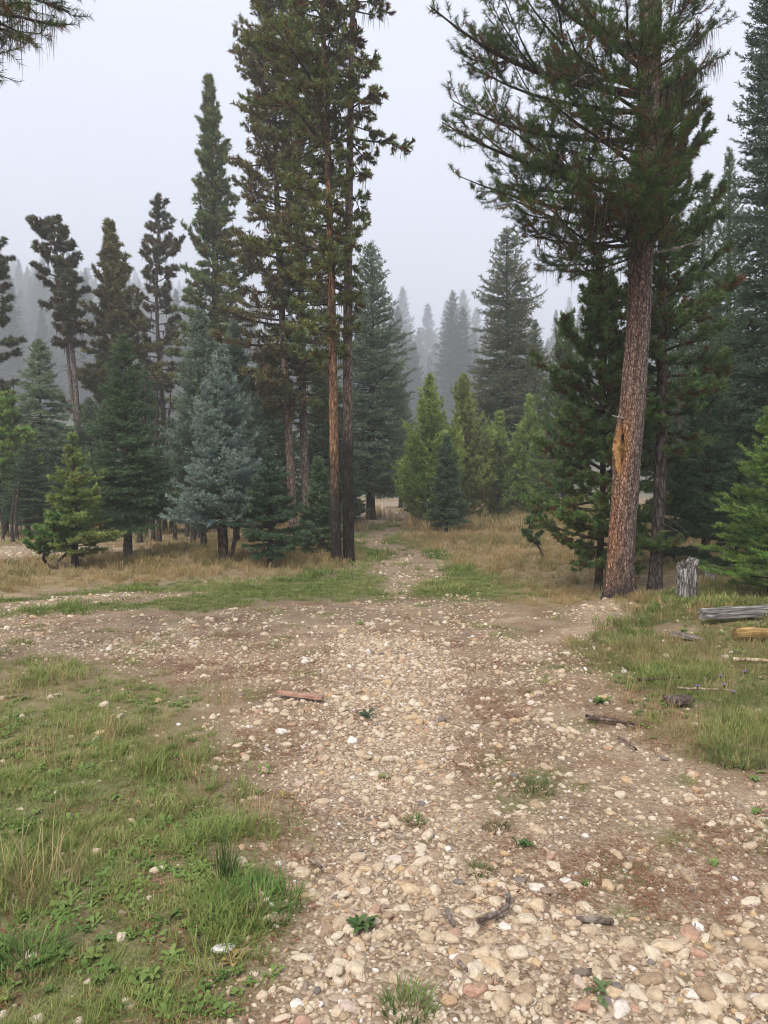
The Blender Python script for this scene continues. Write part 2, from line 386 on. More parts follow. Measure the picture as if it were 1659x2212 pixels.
def ground_mat():
    m, nt, N, L = new_mat('stony_soil')
    at = N('ShaderNodeAttribute'); at.attribute_name = 'zone'
    sp = N('ShaderNodeSeparateColor'); L(at.outputs[0], sp.inputs[0])
    tc = N('ShaderNodeTexCoord')
    def noise(s, d=6, r=.6):
        n = N('ShaderNodeTexNoise'); n.inputs['Scale'].default_value = s; n.inputs['Detail'].default_value = d; n.inputs['Roughness'].default_value = r
        L(tc.outputs['Object'], n.inputs['Vector']); return n
    def ramp(src, stops):
        c = N('ShaderNodeValToRGB'); e = c.color_ramp.elements
        while len(e) < len(stops): e.new(.5)
        for i, (p, k) in enumerate(stops): e[i].position = p; e[i].color = (*k, 1)
        L(src, c.inputs[0]); return c
    def mix(f, a, b, mode='MIX'):
        x = N('ShaderNodeMix'); x.data_type = 'RGBA'; x.blend_type = mode
        if hasattr(f, 'links'): L(f, x.inputs[0])
        else: x.inputs[0].default_value = f
        L(a, x.inputs[6]); L(b, x.inputs[7]); return x.outputs[2]
    soil = ramp(noise(1.7).outputs[0], [(.3, (.125, .083, .050)), (.5, (.21, .148, .095)), (.7, (.335, .255, .17))])
    red = ramp(noise(4.5, 8).outputs[0], [(.5, (1, 1, 1)), (.66, (.80, .62, .54))])
    soil2 = mix(1.0, soil.outputs[0], red.outputs[0], 'MULTIPLY')
    # fine grit: too small to be stones of their own
    v = N('ShaderNodeTexVoronoi'); v.inputs['Scale'].default_value = 70; L(tc.outputs['Object'], v.inputs['Vector'])
    sv = N('ShaderNodeSeparateColor'); L(v.outputs['Color'], sv.inputs[0])
    grit = ramp(sv.outputs[0], [(0, (.16, .115, .08)), (.4, (.30, .22, .155)), (.7, (.47, .37, .27)), (1, (.62, .53, .43))])
    gf = N('ShaderNodeMath'); gf.operation = 'MULTIPLY_ADD'; L(sp.outputs[0], gf.inputs[0]); gf.inputs[1].default_value = .38; gf.inputs[2].default_value = .12
    c = mix(gf.outputs[0], soil2, grit.outputs[0])
    turf = ramp(noise(9, 8, .7).outputs[0], [(.3, (.085, .085, .035)), (.5, (.13, .132, .055)), (.7, (.20, .17, .09))])
    c = mix(sp.outputs[1], c, turf.outputs[0])
    dry = ramp(noise(7, 8, .7).outputs[0], [(.3, (.13, .11, .05)), (.5, (.23, .18, .09)), (.7, (.36, .27, .15))])
    c = mix(sp.outputs[2], c, dry.outputs[0])
    p = N('ShaderNodeBsdfPrincipled'); p.inputs['Roughness'].default_value = .95; p.inputs['Specular IOR Level'].default_value = .1
    L(c, p.inputs['Base Color'])
    hn = N('ShaderNodeMath'); hn.operation = 'MULTIPLY_ADD'; L(v.outputs['Distance'], hn.inputs[0]); hn.inputs[1].default_value = -.6
    L(noise(24, 8, .7).outputs[0], hn.inputs[2])
    bu = N('ShaderNodeBump'); bu.inputs['Strength'].default_value = .8; bu.inputs['Distance'].default_value = .015
    L(hn.outputs[0], bu.inputs['Height']); L(bu.outputs[0], p.inputs['Normal'])
    o = N('ShaderNodeOutputMaterial'); L(p.outputs[0], o.inputs[0])
    return m
# one continuous sheet, named by what lies on it: the stony track, the gravel roads and the rest of the ground
GV = np.stack([xs, ys, zs], -1); M_GROUND = ground_mat()
trk = np.maximum.reduce([co_, st_, poly(xs, ys, A_PATH, .12, 4, .18)])
rdm = np.maximum(poly(xs, ys, A_LROAD, .1, 6, .1), poly(xs, ys, A_FROAD, .1, 7, .05))
f_rd = rdm[FQ].mean(1) > .5; f_tr = (trk[FQ].mean(1) > .5) & ~f_rd
for nm, sel in (('ground', ~f_rd & ~f_tr), ('track', f_tr), ('gravel_road', f_rd)):
    u, inv = np.unique(FQ[sel], return_inverse=True)
    o = link(nm, np_mesh(nm, GV[u], inv.reshape(-1, 4), M_GROUND, zonecol[u], True, 'zone')); o['kind'] = 'structure'

# foggy hillside behind the clearing
hx = np.linspace(-580, 580, 90); hy = np.linspace(HILL_Y0 - 4, 940, 70)
HX, HY = np.meshgrid(hx, hy)
hz = hill_h(HX.ravel(), HY.ravel())
i2, j2 = np.meshgrid(np.arange(69), np.arange(89), indexing='ij')
HF = np.stack([i2*90 + j2, i2*90 + j2 + 1, (i2 + 1)*90 + j2 + 1, (i2 + 1)*90 + j2], -1).reshape(-1, 4)
m_hill, nt_, N_, L_ = new_mat('forest_floor')
t_ = N_('ShaderNodeTexCoord'); n_ = N_('ShaderNodeTexNoise'); n_.inputs['Scale'].default_value = .15; n_.inputs['Detail'].default_value = 8; L_(t_.outputs['Object'], n_.inputs['Vector'])
c_ = N_('ShaderNodeValToRGB'); c_.color_ramp.elements[0].position = .35; c_.color_ramp.elements[1].position = .65
c_.color_ramp.elements[0].color = (.04, .05, .025, 1); c_.color_ramp.elements[1].color = (.12, .11, .06, 1); L_(n_.outputs[0], c_.inputs[0])
p_ = N_('ShaderNodeBsdfPrincipled'); p_.inputs['Roughness'].default_value = .95; L_(c_.outputs[0], p_.inputs['Base Color'])
o_ = N_('ShaderNodeOutputMaterial'); L_(p_.outputs[0], o_.inputs[0])
hill = link('hill', np_mesh('hill', np.stack([HX.ravel(), HY.ravel(), hz], -1), HF, m_hill, None, True)); hill['kind'] = 'structure'

# ------------------------------------------------------------------ haze: one even volume round the whole place
HAZE = 0.0021
HB = (-600.0, 600.0, -40.0, 960.0, -4.0, 262.0)
bx = np.array([[x, y, z] for z in HB[4:] for y in HB[2:4] for x in HB[:2]], float)
bf = np.array([[0, 2, 3, 1], [4, 5, 7, 6], [0, 1, 5, 4], [2, 6, 7, 3], [0, 4, 6, 2], [1, 3, 7, 5]])
m_hz, nt_, N_, L_ = new_mat('fog')
pv = N_('ShaderNodeVolumePrincipled'); pv.inputs['Density'].default_value = HAZE; pv.inputs['Color'].default_value = (.94, .965, 1.0, 1); pv.inputs['Anisotropy'].default_value = .15
try: pv.inputs['Density Attribute'].default_value = ''
except Exception: pass
o_ = N_('ShaderNodeOutputMaterial'); L_(pv.outputs[0], o_.inputs['Volume'])
haze = link('haze', np_mesh('haze', bx, bf, m_hz)); haze['kind'] = 'stuff'

# ------------------------------------------------------------------ conifers
class Leaf:
    """twigs that carry needles: start, direction, length, colour"""
    def __init__(s): s.P = []; s.D = []; s.L = []; s.C = []
    def add(s, P, D, L, C):
        P = np.atleast_2d(P); s.P.append(P); s.D.append(np.atleast_2d(D)); s.L.append(np.broadcast_to(L, (len(P),)))
        s.C.append(np.broadcast_to(np.atleast_2d(C), (len(P), 3)))
    def mesh(s, name, count, nl, nw, ang, g, z_in=1e9):
        P, D, L, C = (np.concatenate(a) for a in (s.P, s.D, s.L, s.C))
        W = L*np.where(P[:, 2] > z_in, .30, 1.0)         # sparser where the crown rises far out of view
        want = W/L.sum()*count
        n = np.floor(want + g.random(len(L))).astype(int)
        i = np.repeat(np.arange(len(L)), n); k = len(i)
        t = g.random((k, 1)); d = D[i]
        r = g.normal(size=(k, 3)); r = unit(r - (r*d).sum(1, keepdims=True)*d)
        a = R_(ang) + g.normal(size=(k, 1))*.22
        v = unit(d*np.cos(a) + r*np.sin(a))
        b = P[i] + d*(L[i][:, None]*t)
        w = unit(np.cross(v, g.normal(size=(k, 3))))*nw*.5*(.7 + .6*g.random((k, 1)))
        ln = nl*(.65 + .7*g.random((k, 1)))
        V = np.stack([b - w, b + w, b + v*ln], 1).reshape(-1, 3)
        c = C[i]*(.8 + .4*g.random((k, 1)))
        return np_mesh(name, V, np.arange(3*k).reshape(-1, 3), M_NEEDLE, np.repeat(c, 3, 0))

def tone(base, g, n, spread=.22, warm=.0):
    """per-twig colour: brightness and a little hue wander; a few dead brown twigs"""
    b = np.asarray(base)*(1 + spread*g.normal(size=(n, 1))).clip(.5, 1.7)
    b = b*np.stack([1 + .12*g.normal(size=n), np.ones(n), 1 + .12*g.normal(size=n)], -1).clip(.7, 1.3)
    dead = g.random((n, 1)) < warm
    return np.where(dead, np.array([.13, .065, .028])*(.7 + .6*g.random((n, 1))), b)

def axis_fn(g, lean, wob, H):
    ph = g.random(4)*6.28
    def f(z):
        z = np.asarray(z, float); q = z/H
        return np.stack([lean[0]*z + wob*(np.sin(3.1*q*2 + ph[0]) - np.sin(ph[0])), lean[1]*z + wob*(np.sin(2.3*q*2 + ph[1]) - np.sin(ph[1])), z], -1)
    return f

def trunk_geo(geo, ax, H, r0, r1, g, lo, hi, z_lo, z_hi, k=10, n=26, z_top=None, flare=.35):
    z = np.concatenate([np.linspace(-.15, .4, 6), np.linspace(.55, z_top or H*.99, n)])
    q = np.clip(z/H, 0, 1)
    rad = (r0*(1 - q)**.8 + r1*q)*(1 + flare*np.exp(-np.maximum(z, 0)/.18)) + .004
    f = smooth(z_lo, z_hi, z + .25*g.normal(size=len(z)))[:, None]
    c = np.asarray(lo)*(1 - f) + np.asarray(hi)*f
    geo.tube(ax(z), rad, k, c)

def spruce(g, H, R, px, z0, col, count, e_lo=-12, e_hi=45, pw=.85, droop=.12, tip=.10, whorl=None, nb=6, lump=.5, hang=0.0,
           lean=(0, 0), trunk_r=None, bark=(.10, .085, .075), brown=.0, gap=.08, belly=.1, nlf=3.0, nwf=.92, ang=48, tipcol=None, ls=None, fork=None):
    """fir or spruce: whorls of flat sprays; returns wood and crown meshes"""
    ax = axis_fn(g, lean, .012*H*.3, H); wood = Geo(); lf = Leaf()
    tr = trunk_r or H*.0115
    trunk_geo(wood, ax, H, tr, .006, g, bark, np.asarray(bark)*.9, .2, 1.0, 9, 18)
    wh = whorl or max(.12, 3.8*px); ls = ls or max(.065, 2.6*px); z = z0; lay = 0
    sd = int(g.integers(1000)); R = R*1.22; count = int(count*.72); col = np.asarray(col)*1.65
    if tipcol is not None: tipcol = np.asarray(tipcol)*1.65
    while z < H*.992:
        u = (z - z0)/(H - z0)
        rr = R*(1 - u)**pw*(.55 + .45*smooth(-.02, belly, u))*(1 + .10*math.sin(lay*2.4)) + .02
        n = max(4, int(round(nb*(.65 + .5*(1 - u)))))
        a0 = g.random()*6.28
        for k in range(n):
            if g.random() < gap: continue
            az = a0 + k*2*PI/n + g.normal()*.25
            r = rr*(.72 + .42*g.random())*(1 + lump*(float(vnoise(az*1.3, z*1.8/max(R, .5) + 7, sd)) - .5))
            el = R_(e_lo + (e_hi - e_lo)*u**1.3) + g.normal()*.10
            s = np.linspace(0, 1, 7)
            hd = np.array([math.cos(az), math.sin(az), 0]); sdv = np.array([-hd[1], hd[0], 0])
            o = ax(z + g.normal()*.03)
            pts = o + np.outer(s*r*math.cos(el), hd) + np.outer(s*r*math.sin(el) - droop*r*s**2*(1 - u) + tip*r*s**3.5, [0, 0, 1.0]) + np.outer(.06*r*np.sin(s*3 + az*5), sdv)
            wood.tube(pts[[0, 2, 4, 6]], np.array([.011, .008, .005, .002])*max(.6, r)*(1 + px*18), 3, np.asarray(bark)*.8, cap=False)
            m = max(3, int(r*.86/ls)); si = .12 + .86*(np.arange(m) + g.random(m)*.7)/m
            si = np.clip(si, 0, .985); fi = si*6; i0 = np.minimum(fi.astype(int), 5); fr = (fi - i0)[:, None]
            p = pts[i0]*(1 - fr) + pts[i0 + 1]*fr; t = unit(pts[i0 + 1] - pts[i0])
            side = np.where(np.arange(m) % 2 == 0, 1, -1)[:, None]
            aa = (R_(52) + g.normal(size=(m, 1))*.22)
            d = unit(t*np.cos(aa) + side*sdv*np.sin(aa) + np.array([0, 0, 1])*(g.normal(size=(m, 1))*.16 + .04 - hang*(1 - u)))
            le = r*(.09 + .40*(1 - si)*np.minimum(1, .35 + si*1.6)) + .03
            le = np.minimum(le, .75)*(.7 + .6*g.random(m))
            c = tone(col, g, m, .2, brown)
            if tipcol is not None:
                f = np.clip(si - .35, 0, 1)[:, None]*(.6 + .8*g.random((m, 1)))
                c = c*(1 - f) + np.asarray(tipcol)*f
            lf.add(p, d, le, c)
            # a second, shorter twig off each lateral
            q = p + d*(le*(.35 + .3*g.random(m)))[:, None]
            d2 = unit(d + t*.9 + g.normal(size=(m, 3))*.22 - np.array([0, 0, hang*.6]))
            lf.add(q, d2, le*.55, c*1.06)
            seg = pts[3:] if r > .25 else pts[1:]
            v = seg[1:] - seg[:-1]; L = np.linalg.norm(v, axis=1)
            lf.add(seg[:-1], v/L[:, None], L*1.1, (tone(col, g, 1, .15) if tipcol is None else np.atleast_2d(tipcol)))
        z += wh*(.8 + .4*g.random())*(1 - .35*u); lay += 1
    top = ax(H*.985); lf.add(top - [0, 0, .10*R + .1], [0, 0, 1], .12*R + .16, tone(col, g, 1))
    cm = lf.mesh('crown', count, max(nlf*px, .03), max(nwf*px, .007), ang, g, 2.3 + .63*px*739.6)
    return wood.mesh('trunk', M_BARK), cm

def sub_twigs(g, lf, wood, pts, n, ln, col, brown, up=.45, s0=.3, bark=(.10, .075, .06), px=.02, forks=1, wr=.006):
    """upturned needle-clad shoots along a pine limb given as points"""
    m = len(pts) - 1
    si = np.clip(s0 + (1 - s0)*((np.arange(n) + g.random(n))/n)**.9, 0, .999)
    fi = si*m; i0 = np.minimum(fi.astype(int), m - 1); fr = (fi - i0)[:, None]
    p = pts[i0]*(1 - fr) + pts[i0 + 1]*fr; t = unit(pts[i0 + 1] - pts[i0])
    sv = unit(np.cross(t, [0, 0, 1.0]))
    aa = g.choice([-1, 1], (n, 1))*(R_(42) + g.normal(size=(n, 1))*.35)
    d = unit(t*np.cos(aa) + sv*np.sin(aa) + np.array([0, 0, 1])*(up*.35 + g.normal(size=(n, 1))*.28))
    le = ln*(.55 + .8*g.random(n))*(1.15 - .5*si)
    c = tone(col, g, n, .2, brown)
    q = p + d*(le*.5)[:, None]
    d2 = unit(d + np.array([0, 0, up]) + g.normal(size=(n, 3))*.28)
    lf.add(p + d*(le*.22)[:, None], d, le*.28, c*.95)
    lf.add(q, d2, le*.55, c)
    for f in range(forks):
        d3 = unit(d + np.array([0, 0, up*.6]) + g.normal(size=(n, 3))*.5)
        lf.add(q, d3, le*.42*(.6 + .6*g.random(n)), tone(col, g, n, .2, brown))
    if wood is not None:
        for a, b, e in zip(p, q, q + d2*(le*.5)[:, None]):
            wood.tube([a, b, e], [wr, wr*.7, wr*.3], 3, bark, cap=False)

def brush_twigs(g, lf, wood, pts, n, ln, col, brown, up=1.0, s0=.2, wr=.004):
    """long bottlebrush twigs that leave a limb sideways and curve upwards, clad in needles nearly to their base"""
    m = len(pts) - 1
    si = np.clip(s0 + (1 - s0)*((np.arange(n) + g.random(n))/n)**.85, 0, .999)
    fi = si*m; i0 = np.minimum(fi.astype(int), m - 1); fr = (fi - i0)[:, None]
    p = pts[i0]*(1 - fr) + pts[i0 + 1]*fr; t = unit(pts[i0 + 1] - pts[i0]); sv = unit(np.cross(t, [0, 0, 1.0]))
    aa = g.choice([-1, 1], (n, 1))*(R_(48) + g.normal(size=(n, 1))*.40)
    d = unit(t*np.cos(aa) + sv*np.sin(aa) + np.array([0, 0, 1])*(g.normal(size=(n, 1))*.30 - .05))
    le = ln*(.45 + .95*g.random(n))*(1.2 - .55*si)
    bend = up*(.35 + 1.0*g.random((n, 1))); c = tone(col, g, n, .22, brown); q = p; chain = [p]
    old = np.where(g.random((n, 1)) < .30, np.array([.15, .075, .03]), c)          # rusty old needles at the base of some twigs
    for k in range(4):
        dk = unit(d + np.array([0, 0, 1])*bend*(k/3.0)**1.3 + g.normal(size=(n, 3))*.10)
        L = le*.25
        keep = g.random(n) < (.55 if k == 0 else 1)
        if k: lf.add(q[keep], dk[keep], L[keep], (old if k == 1 else c)[keep])
        q = q + dk*L[:, None]; chain.append(q)
        if k == 1:                               # side spur
            ds = unit(dk + sv*g.normal(size=(n, 1))*.9 + g.normal(size=(n, 3))*.3 + [0, 0, .3])
            lf.add(q + ds*.03, ds, le*.26*(.5 + g.random(n)), tone(col, g, n, .2, brown))
    if wood is not None:
        for r in zip(*chain): wood.tube(np.array(r)[[0, 2, 4]], [wr, wr*.7, wr*.35], 3, (.085, .062, .045), cap=False)

def lichen_geo(g, pts, n, ln, w):
    """beards of hair lichen hanging from a limb"""
    m = len(pts) - 1; V = []; C = []
    for _ in range(n):
        s = g.random()*m; i = min(int(s), m - 1); p = pts[i] + (pts[i + 1] - pts[i])*(s - i)
        for _ in range(g.integers(4, 9)):
            q = p + g.normal(size=3)*[.035, .035, .01]; L = ln*(.3 + g.random()**1.6)
            a = g.random()*6.28; h = np.array([math.cos(a), math.sin(a), 0])*w*.5
            sw = g.normal(size=3)*[.06, .06, 0]*L
            mid = q + sw - [0, 0, L*.55]
            V += [q - h, q + h, mid - h*.8, mid + h*.8, q + sw*1.6 - [0, 0, L]]
            C.append(np.array([.095, .078, .058])*(.6 + .9*g.random()))
    return V, C

def lichen_mesh(parts):
    V = np.array([v for p in parts for v in p[0]]); C = np.repeat(np.array([c for p in parts for c in p[1]]), 5, 0)
    k = len(V)//5; b = np.arange(k)[:, None]*5
    F = np.concatenate([b + [0, 1, 3], b + [0, 3, 2], b + [2, 3, 4]])
    return np_mesh('beard_lichen', V, F, M_LICHEN, C)

def pine(g, H, R, px, z0, col, count, lean=(0, 0), trunk_r=.12, lo=(.055, .045, .04), hi=(.25, .15, .095), zs=(1.5, 4.0), step=.16, top=None,
         e_lo=-8, e_hi=35, up=.5, brown=.08, rough=.45, sub=.38, side=None, lich=0, wob=.12, pw=.5, prof=None, nlf=3.6, nwf=.95, dead=0, s0=.3, dens=8.5, gap=.0, ang=48, narrow=.3, brush=True, curl0=.06):
    """pine: upswept limbs with bottlebrush shoots, bare scaly trunk below"""
    ax = axis_fn(g, lean, wob, H); wood = Geo(); lf = Leaf(); lic = []
    trunk_geo(wood, ax, H, trunk_r, .012, g, lo, hi, zs[0], zs[1], 12, 40, flare=.25)
    z = z0; az = g.random()*6.28; sd = int(g.integers(1000)); R = R*1.2; step *= .62; sub *= .72; dens *= 2.1; col = np.asarray(col)*1.75
    while z < H*.985:
        u = (z - z0)/(H - z0)
        rr = R*(prof(u) if prof else (1 - u)**pw*(narrow + (1 - narrow)*smooth(0, .15, u)))
        az += 2.4 + g.normal()*.5
        r = rr*(1 - rough + 1.5*rough*g.random())*(1 + .8*(float(vnoise(az, z*.8, sd)) - .5)) + .05
        if side is not None: r *= 1 + side[1]*math.cos(az - side[0])
        if g.random() > gap and r > .06:
            el = R_(e_lo + (e_hi - e_lo)*u) + g.normal()*.18
            s = np.linspace(0, 1, 7); hd = np.array([math.cos(az), math.sin(az), 0]); sv = np.array([-hd[1], hd[0], 0])
            curl = curl0 + .26*g.random()
            pts = ax(z) + np.outer(s*r*math.cos(el), hd) + np.outer(s*r*math.sin(el) + curl*r*s**2.6 - .10*r*s, [0, 0, 1.0]) + np.outer(.09*r*np.sin(s*3.3 + az*3), sv)
            wood.tube(pts[[0, 1, 3, 5, 6]], np.array([.022, .018, .012, .007, .003])*(.5 + .6*r)*(1 + px*8), 4, np.array([.085, .068, .055]), cap=False)
            n = max(4, int(dens*r**.75*(1 + .15*g.normal())/.9))
            if brush: brush_twigs(g, lf, None, pts, n, sub*1.15*(.45 + .55*min(1, r)), col, brown, up*1.5, s0)
            else: sub_twigs(g, lf, None, pts, n, sub*(.45 + .55*min(1, r)), col, brown, up, s0)
            tip = unit(pts[-1] - pts[-2]); lf.add(pts[-1] - tip*.05, unit(tip + [0, 0, .5]), sub*.5, tone(col, g, 1))
            if lich and g.random() < lich: lic.append(lichen_geo(g, pts[1:], int(2 + r*4), .30, max(.006, .5*px)))
        z += step*(.6 + .8*g.random())*(1 - .45*u)
    for _ in range(dead):
        zz = z0*(.45 + .6*g.random()) ; a = g.random()*6.28; r = .25 + .5*g.random()
        s = np.linspace(0, 1, 4)[:, None]
        pts = ax(zz) + s*np.array([math.cos(a)*r, math.sin(a)*r, 0]) + np.array([0, 0, -.35*r])*s**2
        wood.tube(pts, [.012, .009, .006, .003], 3, (.14, .12, .10), cap=False)
        if g.random() < .5: lic.append(lichen_geo(g, pts, 2, .18, max(.005, .4*px)))
    cm = lf.mesh('crown', count, max(nlf*px, .06), max(nwf*px, .005), ang, g, 2.3 + .63*px*739.6)
    return wood.mesh('trunk', M_BARK), cm, (lichen_mesh(lic) if lic else None)

def plant_tree(name, label, cat, x, y, meshes, group=None, rotz=0):
    t = thing(name, label, cat, (x, y, gz(x, y)), group, None, rotz)
    link('trunk', meshes[0], t)
    c = link('crown', meshes[1], t)
    if len(meshes) > 2 and meshes[2]:
        l = link('beard_lichen', meshes[2], t); l['kind'] = 'stuff'
    return t

def measure(px, base, top, hw):
    """ground position, height and crown radius of a tree from its extent in the photograph"""
    x, y = ground_xy(px, base)
    return x, y, point_at(px, top, y)[2], hw/FPX*y

G_SPRUCE = (.044, .070, .030); G_FIR = (.085, .125, .040); G_BLUE = (.118, .155, .130); G_GREY = (.095, .135, .095)
G_PINE = (.095, .112, .034); G_YPINE = (.060, .100, .032); G_DARK = (.028, .050, .028); G_OLIVE = (.085, .095, .040)

